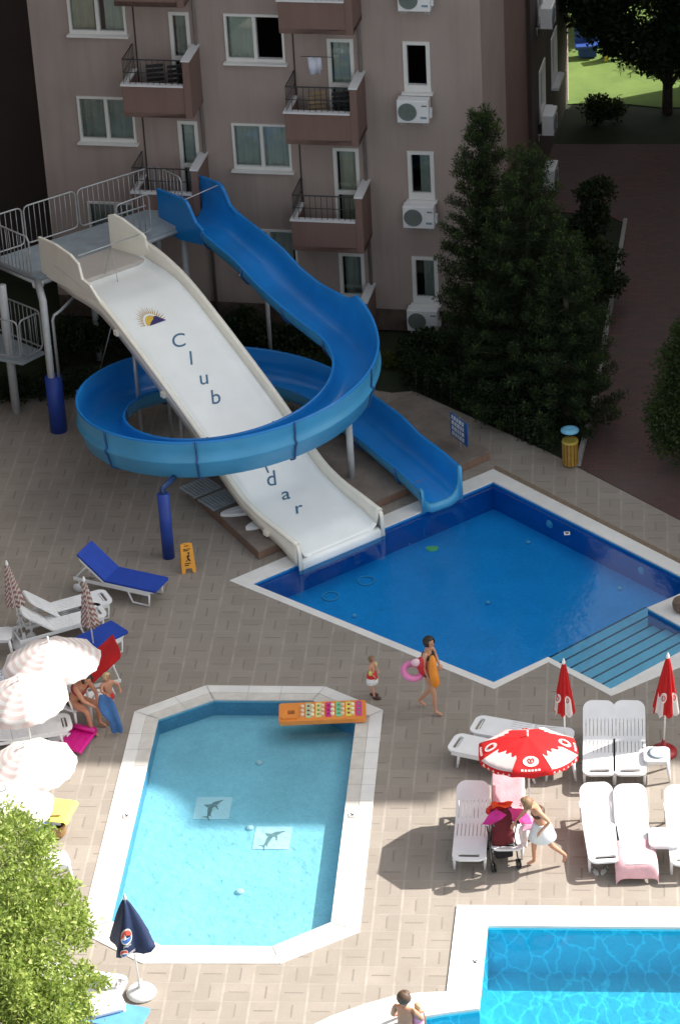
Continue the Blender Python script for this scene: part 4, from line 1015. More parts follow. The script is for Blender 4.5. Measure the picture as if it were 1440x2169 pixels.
# loungers and tables below the bushy tree
place_lounger((150, 1722), (60, 1712), 25, 'white lounger with a yellow towel, poking out beside the green tree')
place_lounger((60, 1690), (-40, 1690), 20, 'sunlit white lounger under the white fringed parasol at the left edge')
place_lounger((262, 2092), (180, 2080), 30, 'sunlit white lounger beside the white parasol base at bottom left')
place_lounger((300, 2165), (215, 2150), 10, 'white lounger with blue cushion coloured as sunlit at the bottom left edge', mat('sunlit blue cushion', (.1, .3, .6), .75, .1, 5, bump=.15), 'u')  # sunlight on this cushion is put into its lighter blue
def cloth(name, label, cat, pts, mm, par=None, th=.012, wr=.012, sub=1, world=True, loc=None, grp=None):
    """pts: grid rows of world points"""
    rg = random.Random(len(label)); loc = loc or pts[len(pts)//2][len(pts[0])//2]
    o = thing(name, label, cat, (loc[0], loc[1], loc[2]), 0, grp)
    rows = [[V(p)+V((rg.uniform(-wr, wr), rg.uniform(-wr, wr), rg.uniform(0, wr))) for p in r] for r in pts]
    B().grid(rows).build('fabric', mm, o, True, world=True, solid=th, sub=sub); return o
def drape(L, x0, x1, y0, y1, drop, name, label, cat, mm, n=9, tilt=None, zt_=.39):
    """towel over a lounger L in its local frame; along x0..x1, hanging over its sides by drop"""
    M = _tf(L); rows = []
    for i in range(n):
        x = lerp(x0, x1, i/(n-1)); row = []
        for j in range(n):
            y = lerp(y0-drop, y1+drop, j/(n-1)); z = zt_
            if x < 0 and tilt: z = zt_+.01+sin(Rd(tilt))*(-x); xx = x*cos(Rd(tilt))-sin(Rd(tilt))*.02
            else: xx = x
            if xx > 1.13: z -= (xx-1.13)*1.0; xx = 1.13+(xx-1.13)*.25
            ys = y
            if y < -.34: z -= (-.34-y)*.95; ys = -.35-.1*(-.34-y)
            if y > .34: z -= (y-.34)*.95; ys = .35+.1*(y-.34)
            row.append(M @ V((xx, ys, z+.008*sin(i*2.1+j*1.3))))
        rows.append(row)
    return cloth(name, label, cat, rows, mm, wr=.008)
LL = {o['label']: o for o in COL.objects if o.name.startswith('sun_lounger')}
def lf(s): return next(o for k, o in LL.items() if s in k)
M_red = mat('red towel', (.5, .008, .01), .85, .12, 5, bump=.2); M_pink = mat('pale pink towel', (.72, .42, .46), .85, .12, 5, bump=.3); M_yel = mat('yellow towel', (.75, .7, .12), .85, .1, 5)
drape(lf('red towel over'), -.98, -.02, -.36, .36, .12, 'towel', 'bright red towel over the raised back of a lounger beside the striped parasol', 'towel', M_red, tilt=38)
drape(lf('pink towel over its foot'), .45, 1.42, -.36, .36, .16, 'towel', 'pale pink towel hanging over the foot end of a sunlit lounger', 'towel', M_pink)
drape(lf('pushchair with a pink'), -.86, .1, -.28, .28, 0, 'towel', 'pink towel spread on the lounger back behind the pushchair', 'towel', M_pink, tilt=33)
drape(lf('yellow towel, poking'), .5, 1.2, -.32, .32, .04, 'towel', 'yellow towel on the lounger beside the green tree', 'towel', M_yel)
# printed clothes on the left lounger, bag and basket by the tree
b_ = lf('printed clothes'); M = _tf(b_)
m_pr, nt, bb = newmat('white and blue print'); vo = N(nt, 'ShaderNodeTexVoronoi'); vo.inputs['Scale'].default_value = 14
nt.links.new(ramp(nt, vo.outputs[0], [(.25, (.05, .06, .12)), (.5, (.6, .62, .66))]), bb.inputs['Base Color'])
cloth('clothes', 'crumpled white and dark blue printed clothes on the lounger at the left edge', 'clothes', [[M @ V((x, y, .42+.04*sin(x*25+y*17))) for y in (-.2, -.07, .07, .2)] for x in (.55, .68, .8, .92, 1.02)], m_pr, wr=.02)
# magenta air mattress on the deck
p = [G(x, y, .03) for x, y in ((158, 1543), (208, 1553), (172, 1603), (120, 1583))]
o = thing('air_mattress', 'bright magenta ribbed air mattress lying on the deck by the white parasol base', 'air mattress', (p[0]+p[2])/2)
rows = [[(p[0].lerp(p[1], j/14)).lerp(p[3].lerp(p[2], j/14), i/10)+V((0, 0, .05+.03*abs(sin(j*pi/14*6)))) for j in range(15)] for i in range(11)]
M_mag = mat('magenta plastic', (.65, .01, .25), .35, .08); B().grid(rows).build('mattress', M_mag, o, True, world=True, solid=.02)
e = [(p[0]), p[0].lerp(p[1], .97), p[1].lerp(p[2], .2), p[0].lerp(p[3], .2)]
B().grid([[e[0]+V((0, 0, .1)), e[1]+V((0, 0, .1))], [e[3]+V((0, 0, .14)), e[2]+V((0, 0, .14))]]).build('pillow', M_mag, o, True, world=True, solid=.06)
# ================================================================ tables
def stool(px, py, z, label, r=.24, rz=0):
    p = G(px, py, z); o = thing('side_table', label, 'table', (p.x, p.y, 0), rz, 'white plastic side tables')
    B().plate(rrect(-r, -r, r, r, .1, 5), z-.035, z).build('tabletop', M_white, o, bevel=.01)
    B().plate(rrect(-r+.03, -r+.03, r-.03, r-.03, .08, 4), z-.09, z-.037, [rrect(-r+.05, -r+.05, r-.05, r-.05, .06, 4)]).build('apron', M_white, o)
    for x in (-1, 1):
        for y in (-1, 1): B().tube([(x*(r-.05), y*(r-.05), z-.06), (x*(r+.0), y*(r+.0), 0)], [.035, .022], 8).build('leg', M_white, o, True)
    return o
t1 = stool(1390, 1597, .46, 'white plastic table right of the lounger pair, with a printed plate on it', .235, -.1)
stool(1187, 1592, .46, 'white plastic table partly behind the open red parasol', .27, -.1)
stool(1406, 1772, .46, 'sunlit white plastic table between the loungers at the right edge', .27, -.1)
stool(0, 1342, .46, 'white plastic table cut off by the left edge beside the closed striped parasol', .24)
stool(222, 2120, .5, 'sunlit white plastic table below the green tree at bottom left', .3, .3)
stool(120, 1820, .46, 'white plastic table behind the green tree leaves', .22, .3)
o = thing('plate', 'round plate with blue pattern on the white table at right', 'plate', t1.location+V((.02, .02, .461)))
vo = newmat('blue patterned plate'); nt = vo[1]; tx = N(nt, 'ShaderNodeTexVoronoi'); tx.inputs['Scale'].default_value = 22
nt.links.new(ramp(nt, tx.outputs[0], [(.2, (.1, .3, .5)), (.5, (.6, .7, .72))]), vo[2].inputs['Base Color'])
B().lathe([(.1, 0), (.17, .015), (.18, .022), (.1, .012), (0, .01)], 20).build('dish', vo[0], o, True)
# ================================================================ parasols
def stripes(name, c1, c2, freq, radial=True, fold=0):
    m, nt, b = newmat(name); tc = N(nt, 'ShaderNodeTexCoord').outputs['Object']; s = N(nt, 'ShaderNodeSeparateXYZ'); nt.links.new(tc, s.inputs[0])
    x, y, z = s.outputs
    if radial: v = mathn(nt, 'SQRT', mathn(nt, 'ADD', mathn(nt, 'MULTIPLY', x, x), mathn(nt, 'MULTIPLY', y, y)))
    else:
        r = mathn(nt, 'SQRT', mathn(nt, 'ADD', mathn(nt, 'MULTIPLY', x, x), mathn(nt, 'MULTIPLY', y, y)))
        v = mathn(nt, 'ADD', z, mathn(nt, 'MULTIPLY', r, fold))
    f = mathn(nt, 'FRACT', mathn(nt, 'MULTIPLY', v, freq)); f = ramp(nt, f, [(.42, 0.0), (.5, 1.0), (.92, 1.0), (1.0, 0.0)])
    c = mixc(nt, f, c1, c2); c = mixc(nt, ramp(nt, noise(nt, 3, 4, tc), [(.4, 0.0), (.8, .2)]), c, (.5, .46, .44))
    nt.links.new(c, b.inputs['Base Color']); b.inputs['Roughness'].default_value = .85
    tl = N(nt, 'ShaderNodeBsdfTranslucent'); nt.links.new(c, tl.inputs[0]); mx = N(nt, 'ShaderNodeMixShader'); mx.inputs[0].default_value = .3
    nt.links.new(b.outputs[0], mx.inputs[1]); nt.links.new(tl.outputs[0], mx.inputs[2]); nt.links.new(mx.outputs[0], nt.nodes['Material Output'].inputs[0]); return m
M_str = stripes('pink striped canvas', (.84, .82, .79), (.74, .6, .58), 8.0); M_strc = stripes('brown pink striped canvas', (.72, .66, .62), (.36, .16, .14), 11, False, 1.6)
def transl(name, col, k=.35):
    m = mat(name, col, .8, .06); nt = m.node_tree; b = nt.nodes['Principled BSDF']; tl = N(nt, 'ShaderNodeBsdfTranslucent'); tl.inputs[0].default_value = (*col, 1)
    mx = N(nt, 'ShaderNodeMixShader'); mx.inputs[0].default_value = k; nt.links.new(b.outputs[0], mx.inputs[1]); nt.links.new(tl.outputs[0], mx.inputs[2]); nt.links.new(mx.outputs[0], nt.nodes['Material Output'].inputs[0]); return m
M_rcan = transl('red parasol canvas', (.62, .012, .015)); M_wcan = transl('white parasol canvas', (.8, .78, .76)); M_ncan = mat('navy parasol canvas', (.006, .02, .075), .6, .2, 5)
M_poleW = mat('white parasol pole', (.75, .75, .74), .35, .04)
def base_disc(o, m=M_white, r=.25):
    B().lathe([(r*.9, 0), (r, .02), (r, .06), (r*.85, .1), (r*.3, .14), (.04, .16), (.035, .3), (0, .3)], 24).build('base', m, o, True)
def cz(u, zr, rise): return zr+rise*(1-u**1.6)
def parasol_open(px, py, R, zr, rise, label, canm, n=8, lean=(0, 0), kind='stripe', bm=None, group=None, rot0=.2, fringe=False):
    p = G(px, py, 0); o = thing('parasol', label, 'parasol', p, 0, group)
    base_disc(o, bm or M_white)
    zt_ = zr+rise; LM = Matrix.Rotation(lean[0], 4, 'X') @ Matrix.Rotation(lean[1], 4, 'Y'); piv = Matrix.Translation((0, 0, zr-.3)) @ LM @ Matrix.Translation((0, 0, -(zr-.3)))
    top = piv @ V((0, 0, zt_))
    B().tube([(0, 0, .1), (0, 0, zr-.3), piv @ V((0, 0, zr)), top, piv @ V((0, 0, zt_+.07))], .017, 8).build('pole', M_poleW, o, True)
    def Pt(a, u, lift=0):
        sec = 2*pi/n; k = (a-rot0)/sec; fr_ = k-math.floor(k); s = abs(fr_-.5)*2      # 1 at ribs 0 mid
        rr = R*u*(1-.045*(1-s**2)*u); z = cz(u, zr, rise)-.035*(1-s*s)*u+lift
        return piv @ V((rr*cos(a), rr*sin(a), z))
    na = n*6; us = [0.001, .15, .3, .45, .6, .75, .88, 1.0]
    rows = [[Pt(2*pi*j/na+rot0, u) for j in range(na)] for u in us]
    # valance
    rows.append([Pt(2*pi*j/na+rot0, 1.0)+V((0, 0, -.10-.02*cos(j*2*pi/3))) for j in range(na)])
    vs = [q for r in rows for q in r]; fs = [(i*na+j, i*na+(j+1) % na, (i+1)*na+(j+1) % na, (i+1)*na+j) for i in range(len(rows)-1) for j in range(na)]
    c = B().add(vs, fs).build('canopy', canm, o, True)
    rb = B()
    for k in range(n): a = rot0+2*pi*k/n; B().tube([Pt(a, u, -.012) for u in (.02, .3, .6, .85, 1.0)], .006, 5).build('rib', M_poleW, o)
    B().ball(tuple(piv @ V((0, 0, zt_+.09))), .025, 8).build('finial', M_poleW, o, True)
    if kind == 'red':
        for k in range(n):
            a0 = rot0+2*pi*k/n; sec = 2*pi/n
            if k % 2 == 0:
                m_ = 12; rows = []
                for i in range(m_+1):
                    t = i/m_; lo = .62+.12*abs(sin(t*pi*3.2))-.1*sin(t*pi)
                    rows.append([Pt(a0+sec*t, lerp(lo, 1.0, q/4), .012) for q in range(5)]+[Pt(a0+sec*t, 1.0, .004)+V((0, 0, -.09))+((piv @ V((0, 0, 0)))-(piv @ V((0, 0, 0))))])
                B().grid(rows).build('white_panel', M_wcan, c, True)
            else:
                ring = [Pt(a0+sec*(.5+.27*cos(t)), .74+.13*sin(t), .014) for t in [2*pi*i/20 for i in range(20)]]
                B().add([Pt(a0+sec*.5, .74, .016)]+ring, [(0, i+1, (i+1) % 20+1) for i in range(20)]).build('round_emblem', M_wcan, c)
                for sgn in (-1, 1):
                    hp = [Pt(a0+sec*(.5+sgn*.0+sgn*.05*(1+cos(t))), .74+.05*sin(t)-.02*abs(sgn)*cos(t), .022) for t in [2*pi*i/16 for i in range(16)]]
                    B().tube(hp, .009, 5, closed=True).build('heart_swirl', M_rcan, c)
                lt = B()
                for i in range(6): 
                    q0, q1 = a0+sec*(.22+.09*i), a0+sec*(.28+.09*i)
                    lt.add([Pt(q0, .93, .012), Pt(q1, .93, .012), Pt(q1, .975, .012), Pt(q0, .975, .012)], [(0, 1, 2, 3)])
                lt.build('lettering', M_wcan, c)
    return o
GS = 'open striped parasols by the left edge'
parasol_open(130, 1562, .93, 1.72, .38, 'open pink striped parasol above the seated people, the farthest of the three striped ones', M_str, 10, (Rd(-5), Rd(-3)), group=GS)
parasol_open(74, 1640, .84, 1.70, .38, 'open pink striped parasol in the middle of the three at the left edge', M_str, 10, (Rd(0), Rd(-6)), group=GS, rot0=.5)
parasol_open(84, 1786, .86, 1.70, .38, 'open pink striped parasol nearest to the green tree', M_str, 10, (Rd(-2), Rd(-4)), group=GS, rot0=.1)
parasol_open(38, 1862, .8, 1.62, .3, 'sunlit white parasol half hidden by the green tree at the left edge', M_wcan, 10, (0, 0), group=GS)
parasol_open(1122, 1764, .9, 1.76, .26, 'open red and white parasol with round emblems beside the pushchair', M_rcan, 8, (Rd(-9), 0), kind='red', bm=M_white, rot0=Rd(22.5+AXK*0), group='red and white parasols')
def parasol_closed(px, py, label, kind, zb, ztop, rb, nf=8, lean=(0, 0), bm=None, fold=.3, group=None, base=True, ph=0):
    p = G(px, py, 0); o = thing('parasol', label, 'parasol', p, 0, group)
    if base: base_disc(o, bm or M_white)
    LM = Matrix.Rotation(lean[0], 4, 'X') @ Matrix.Rotation(lean[1], 4, 'Y')
    B().tube([LM @ V((0, 0, .1)), LM @ V((0, 0, ztop+.03))], .016, 8).build('pole', M_poleW, o, True)
    B().lathe([(.03, 0), (.035, .03), (.022, .08), (.012, .11), (0, .12)], 10, (0, 0, 0), Matrix.Translation(LM @ V((0, 0, ztop-.02)))).build('finial', M_poleW, o, True)
    na = nf*6
    def Pt(a, u, lift=0):
        z = lerp(ztop, zb, u); r = lerp(.025, rb, u**.85)*(1-fold*.5+fold*.5*cos(nf*a+1.3*u))+lift
        if u > .97: z += .04*cos(nf*a)
        return LM @ V((r*cos(a+ph), r*sin(a+ph), z))
    us = [i/14 for i in range(15)]
    rows = [[Pt(2*pi*j/na, u) for j in range(na)] for u in us]
    vs = [q for r in rows for q in r]; fs = [(i*na+j, (i+1)*na+j, (i+1)*na+(j+1) % na, i*na+(j+1) % na) for i in range(len(rows)-1) for j in range(na)]
    c = B().add(vs, fs).build('canopy', {'s': M_strc, 'r': M_rcan, 'n': M_ncan}[kind], o, True, solid=.006)
    if kind == 'r':
        for k in range(nf):
            if k % 2: continue
            rows = []
            for i in range(9):
                a = 2*pi*(k+i/8*.95)/nf; lo = .6+.1*abs(sin(i*1.1))
                rows.append([Pt(a, lerp(lo, 1, q/5), .012) for q in range(6)])
            B().grid(rows).build('white_panel', M_wcan, c, True)
        for k, u0 in ((nf-3.1, .66), (nf-1.6, .7)):
            a0 = 2*pi*k/nf
            em = [Pt(a0+.32*cos(t), u0+.09*sin(t), .022) for t in [2*pi*i/16 for i in range(16)]]
            B().add([Pt(a0, u0, .026)]+em, [(0, i+1, (i+1) % 16+1) for i in range(16)]).build('round_emblem', M_wcan, c)
            B().tube([Pt(a0+.15*cos(t), u0+.045*sin(t), .032) for t in [2*pi*i/12 for i in range(12)]], .008, 5, closed=True).build('heart_swirl', M_rcan, c)
    return o, Pt, c
GC = 'closed striped parasols by the left edge'
parasol_closed(54, 1368, 'closed pink striped parasol on a white round base, the left one', 's', 1.0, 1.9, .2, lean=(0, Rd(-5)), group=GC)
parasol_closed(204, 1400, 'closed pink striped parasol in front of the white loungers, the right one', 's', .85, 1.85, .19, lean=(0, Rd(-2)), group=GC)
parasol_closed(1196, 1602, 'closed red and white parasol behind the side table, the left one', 'r', 1.0, 2.05, .2, lean=(0, 0), group='red and white parasols')
M_mar = mat('dark red plastic', (.3, .01, .015), .45, .1)
parasol_closed(1404, 1596, 'closed red and white parasol with a dark red base at the right edge', 'r', .95, 2.1, .25, lean=(0, Rd(2)), bm=M_mar, group='red and white parasols', ph=.5)
nv, NP, nc = parasol_closed(300, 2106, 'half folded navy blue parasol with a round emblem at the corner of the children pool', 'n', 1.08, 2.0, .43, nf=4, lean=(0, Rd(-3)), fold=.4, ph=Rd(-100))
def npatch(a0, u0, ra, ru, mm, nm, lift, t0=0, t1=2*pi):
    ts = [lerp(t0, t1, i/18) for i in range(19)]
    B().add([NP(a0+ra*cos((t0+t1)/2)*.3, u0+ru*sin((t0+t1)/2)*.3, lift)]+[NP(a0+ra*cos(t), u0+ru*sin(t), lift) for t in ts], [(0, i+1, i+2) for i in range(18)]).build(nm, mm, nc)
M_em1 = mat('orange red emblem', (.6, .07, .04), .5); M_em2 = mat('white emblem', (.7, .7, .7), .5); M_em3 = mat('blue emblem', (.03, .12, .4), .5)
for a0, u0, k in ((.05, .62, 1.7), (-.12, .9, .8)):
    npatch(a0, u0, .2*k, .085*k, M_em2, 'round_emblem', .012); npatch(a0, u0, .18*k, .07*k, M_em1, 'emblem_upper', .02, pi-.25, 2*pi+.15); npatch(a0, u0, .17*k, .065*k, M_em3, 'emblem_lower', .018, .35, pi-.5)
cu = bpy.data.curves.new('letter', 'FONT'); cu.body = 'pepsi'; cu.size = 1; cu.align_x = 'CENTER'; cu.align_y = 'CENTER'; ob = bpy.data.objects.new('letter', cu); COL.objects.link(ob); me = ob.to_mesh()
LPT = [(v.co.x, v.co.y) for v in me.vertices]; LFS = [tuple(p.vertices) for p in me.polygons]; ob.to_mesh_clear(); COL.objects.unlink(ob); bpy.data.objects.remove(ob)
for a0, u0, k in ((.05, .78, .16), (.2, .93, .2)):
    B().add([NP(a0+x*k*1.1, u0-y*k*.4, .014) for x, y in LPT], LFS).build('lettering', M_em2, nc)
# ================================================================ floating air bed with printed dolls
p = [G(x, y, .0) for x, y in ((592, 1502), (775, 1494), (776, 1533), (592, 1541))]
o = thing('inflatable_raft', 'long orange air bed with colourful printed panels lying across the corner of the children pool', 'air bed', (p[0]+p[2])/2)
ax = (p[1]-p[0]).normalized(); ay = (p[3]-p[0]); ay = (ay-ax*ay.dot(ax)).normalized(); L_ = (p[1]-p[0]).length; Wd = (p[3]-p[0]).length
MRF = Matrix(((ax.x, -ay.x, 0, p[0].x), (ax.y, -ay.y, 0, p[0].y), (0, 0, 1, .0), (0, 0, 0, 1)))
M_or = mat('orange vinyl', (.75, .26, .05), .3, .08); 
B().plate(rrect(0, -Wd, L_, 0, .06, 5), .035, .13, [rrect(.16, -Wd*.62, .3, -Wd*.4, .03, 3)], MRF).build('raft', M_or, o, world=True, bevel=.025)
B().plate(rrect(.05, -Wd*.9, .36, -Wd*.72, .03, 3), .132, .17, [], MRF).build('pillow', M_or, o, world=True, bevel=.02)
cols = [(.45, .6, .35), (.75, .65, .25), (.6, .03, .22), (.2, .55, .3), (.75, .65, .1), (.65, .05, .3)]
for i, cc in enumerate(cols):
    x0 = .42+i*(L_-.5)/6
    B().plate(rrect(x0+.08, -Wd*.86, x0+.19, -Wd*.08, .02, 2), .13, .142, [], MRF).build('printed_band', mat('print %d' % i, cc, .4, .1), o, world=True, bevel=.004)
    for y in (-Wd*.72, -Wd*.5, -Wd*.26):
        q = B(); q.lathe([(.04, .13), (.038, .165), (.02, .18), (0, .182)], 12, MRF @ V((x0+.02, y, 0))); q.build('printed_dot', mat('pale print', (.8, .72, .5), .4) if i % 2 else mat('cream print', (.75, .55, .4), .4), o, world=True)
        B().lathe([(.022, .13), (.02, .16), (0, .165)], 10, MRF @ V((x0+.135, y, 0))).build('printed_dot', mat('dark print', (.3, .02, .1), .4) if i % 2 == 0 else mat('green print', (.1, .35, .1), .4), o, world=True)
# ================================================================ sandals, bag, basket
o = thing('sandals', 'pair of grey and white sandals on the deck below a sunlit lounger', 'sandals', G(1268, 1846, 0), 0)
for x, r_ in ((-.07, .3), (.09, -.5)):
    R_ = Matrix.Translation((x, 0, 0)) @ Matrix.Rotation(r_, 4, 'Z')
    s_ = B().plate([(.045*cos(t), .125*sin(t)) for t in [2*pi*i/14 for i in range(14)]], 0, .025, [], R_).build('sole', mat('pale sole', (.5, .5, .48), .7), o, bevel=.004)
    B().tube([R_ @ V((-.045, .03, .02)), R_ @ V((0, .05, .07)), R_ @ V((.045, .03, .02))], .016, 6).build('strap', mat('grey strap', (.12, .13, .13), .6), o, True)
o = thing('beach_bag', 'small blue bag beside the green tree next to the basket', 'bag', G(94, 1785, 0))
B().box((0, 0, .16), (.22, .14, .32)).build('bag_body', mat('mid blue fabric', (.05, .25, .55), .7), o, bevel=.03); B().tube([(-.07, 0, .31), (-.05, 0, .42), (.05, 0, .42), (.07, 0, .31)], .012, 6).build('handle', MATS['mid blue fabric'], o, True)
o = thing('wicker_basket', 'brown wicker basket between the yellow towel and the green tree', 'basket', G(118, 1768, 0))
M_wick = mat('brown wicker', (.3, .17, .06), .8, .35, 25, bump=.5); B().lathe([(.15, 0), (.2, .05), (.22, .25), (.21, .27), (.19, .25), (.17, .05), (0, .04)], 20).build('body', M_wick, o); B().tube([(-.2, 0, .25), (-.12, 0, .42), (.12, 0, .42), (.2, 0, .25)], .014, 6).build('handle', M_wick, o, True)
# ================================================================ pushchair
o = thing('pushchair', 'dark red pushchair with black frame seen from behind, standing by the red parasol', 'pushchair', G(1066, 1826, 0), Rd(8))
M_dr = mat('dark red fabric', (.12, .006, .012), .8, .25, 6); M_bf = mat('black fabric', (.012, .01, .012), .8)
pts_b = [[V((lerp(-.19, .19, j/4), .02+.12*(z-.35)-.04*sin(pi*j/4), z)) for j in range(5)] for z in (.38, .55, .7, .85, 1.0, 1.08)]
B().grid(pts_b).build('seat_back', M_dr, o, True, solid=.03)
B().plate(rrect(-.19, 0, .19, .36, .04), .36, .42).build('seat', M_bf, o, bevel=.01)
hd = [[V((.21*cos(Rd(180*j/8))*1.0, .1+.34*sin(Rd(10+100*i/5))*1.0-.05, .86+.3*cos(Rd(10+100*i/5))*(.35+.65*sin(Rd(180*j/8))) )) for j in range(9)] for i in range(6)]
B().grid(hd).build('hood', mat('bright red fabric', (.65, .015, .01), .8, .1), o, True, solid=.015)
for x in (-.22, .22):
    B().tube([(x, -.25, 1.02), (x, -.12, .85), (x, .1, .45), (x, .42, .12)], .013, 6).build('frame', M_black, o, True)
    B().tube([(x, .3, .6), (x, .05, .42), (x, -.22, .1)], .013, 6).build('frame', M_black, o, True)
    for y in (-.22, .42):
        for dx in (-.025, .025): B().lathe([(.03, -.01), (.085, -.012), (.09, 0), (.085, .012), (.03, .01)], 16, (x+dx, y, .09), Matrix.Rotation(pi/2, 4, 'Y')).build('wheel', M_black, o, True)
    B().tube([(x, -.25, 1.02), (x, -.33, 1.03)], .02, 8).build('handle', M_bf, o, True)
B().tube([(-.22, -.1, .28), (.22, -.05, .35)], .01, 6).build('crossbar', M_black, o, True); B().tube([(.22, -.1, .28), (-.22, -.05, .35)], .01, 6).build('crossbar', M_black, o, True)
B().box((0, .02, .24), (.3, .28, .14)).build('basket', M_bf, o, bevel=.02)
b0 = o.location
def hang(label, cat, col, name, pts, rows_=5, th=.012, seed=1):
    """pts: four corner points; sagging cloth between them"""
    rg = random.Random(seed); a, b_, c_, d_ = [V(p) for p in pts]; R_ = []
    for i in range(rows_+1):
        u = i/rows_; R_.append([(a.lerp(b_, j/rows_)).lerp(d_.lerp(c_, j/rows_), u)+V((rg.uniform(-.02, .02), .03*sin(j*2+i), -.05*sin(pi*u)*0+.02*sin(j*1.7+seed))) for j in range(rows_+1)])
    return cloth(name, label, cat, R_, mat(label[:24], col, .8, .12, 6), wr=.01, th=th)
X = lambda x, y, z: (b0.x+x, b0.y+y, z)
hang('magenta towel draped over the top of the pushchair', 'towel', (.6, .03, .28), 'towel', [X(-.4, -.05, .82), X(-.1, .1, 1.12), X(.1, -.06, 1.05), X(-.2, -.22, .98)], seed=2)
hang('pink magenta towel spread from the pushchair handle toward the woman', 'towel', (.62, .05, .25), 'towel', [X(.1, .12, 1.1), X(.45, .12, .98), X(.5, -.1, .84), X(.18, -.14, .92)], seed=3)
hang('pale pink towel held between the pushchair and the bikini woman', 'towel', (.8, .45, .62), 'towel', [X(.3, .1, .85), X(.62, .1, .88), X(.66, -.08, .62), X(.34, -.06, .7)], seed=4)
hang('white and red towel hanging at the right side of the pushchair', 'towel', (.72, .6, .58), 'towel', [X(.28, .0, .75), X(.42, .02, .72), X(.44, 0, .3), X(.3, 0, .28)], seed=5)
hang('orange red swim ring cover bunched on the pushchair hood', 'cloth', (.85, .1, .02), 'beach_cloth', [X(-.2, .25, 1.1), X(.2, .25, 1.1), X(.18, .02, 1.16), X(-.16, .02, 1.16)], seed=6)
# ================================================================ people
M_skin = mat('light tanned skin', (.52, .27, .17), .5, .06, 6, sub=.05); M_skin2 = mat('tanned skin', (.48, .22, .13), .5, .06, 6, sub=.05)
M_hd = mat('dark brown hair', (.02, .012, .01), .6, .2, 20); M_hb = mat('light brown hair', (.2, .12, .06), .6, .2, 20); M_hbl = mat('blond hair', (.5, .38, .2), .6, .15, 20); M_hm = mat('mid brown hair', (.09, .05, .03), .6, .2, 20)
M_eye = mat('dark eyes', (.02, .015, .012), .3); M_lip = mat('lips', (.4, .12, .1), .5)
DEF = dict(pelvis=(0, 0, .93), waist=(0, 0, 1.08), chest=(0, 0, 1.27), neck=(0, 0, 1.43), jaw=(.02, 0, 1.51), skull=(0, 0, 1.6), crown=(-.005, 0, 1.66),
    shL=(0, .155, 1.38), shR=(0, -.155, 1.38), elL=(-.02, .21, 1.12), elR=(-.02, -.21, 1.12), wrL=(.05, .23, .88), wrR=(.05, -.23, .88),
    hiL=(0, .09, .88), hiR=(0, -.09, .88), knL=(.02, .1, .48), knR=(.02, -.1, .48), anL=(-.02, .1, .08), anR=(-.02, -.1, .08), toL=(.14, .11, .03), toR=(.14, -.11, .03))
RAD = dict(pelvis=.125, waist=.1, chest=.118, neck=.048, jaw=.062, skull=.088, crown=.07, shL=.056, shR=.056, elL=.037, elR=.037, wrL=.025, wrR=.025, hiL=.088, hiR=.088, knL=.055, knR=.055, anL=.034, anR=.034, toL=.026, toR=.026)
EDG = [('pelvis', 'waist'), ('waist', 'chest'), ('chest', 'neck'), ('neck', 'jaw'), ('jaw', 'skull'), ('skull', 'crown'), ('chest', 'shL'), ('chest', 'shR'), ('shL', 'elL'), ('shR', 'elR'), ('elL', 'wrL'), ('elR', 'wrR'),
    ('pelvis', 'hiL'), ('pelvis', 'hiR'), ('hiL', 'knL'), ('hiR', 'knR'), ('knL', 'anL'), ('knR', 'anR'), ('anL', 'toL'), ('anR', 'toR')]
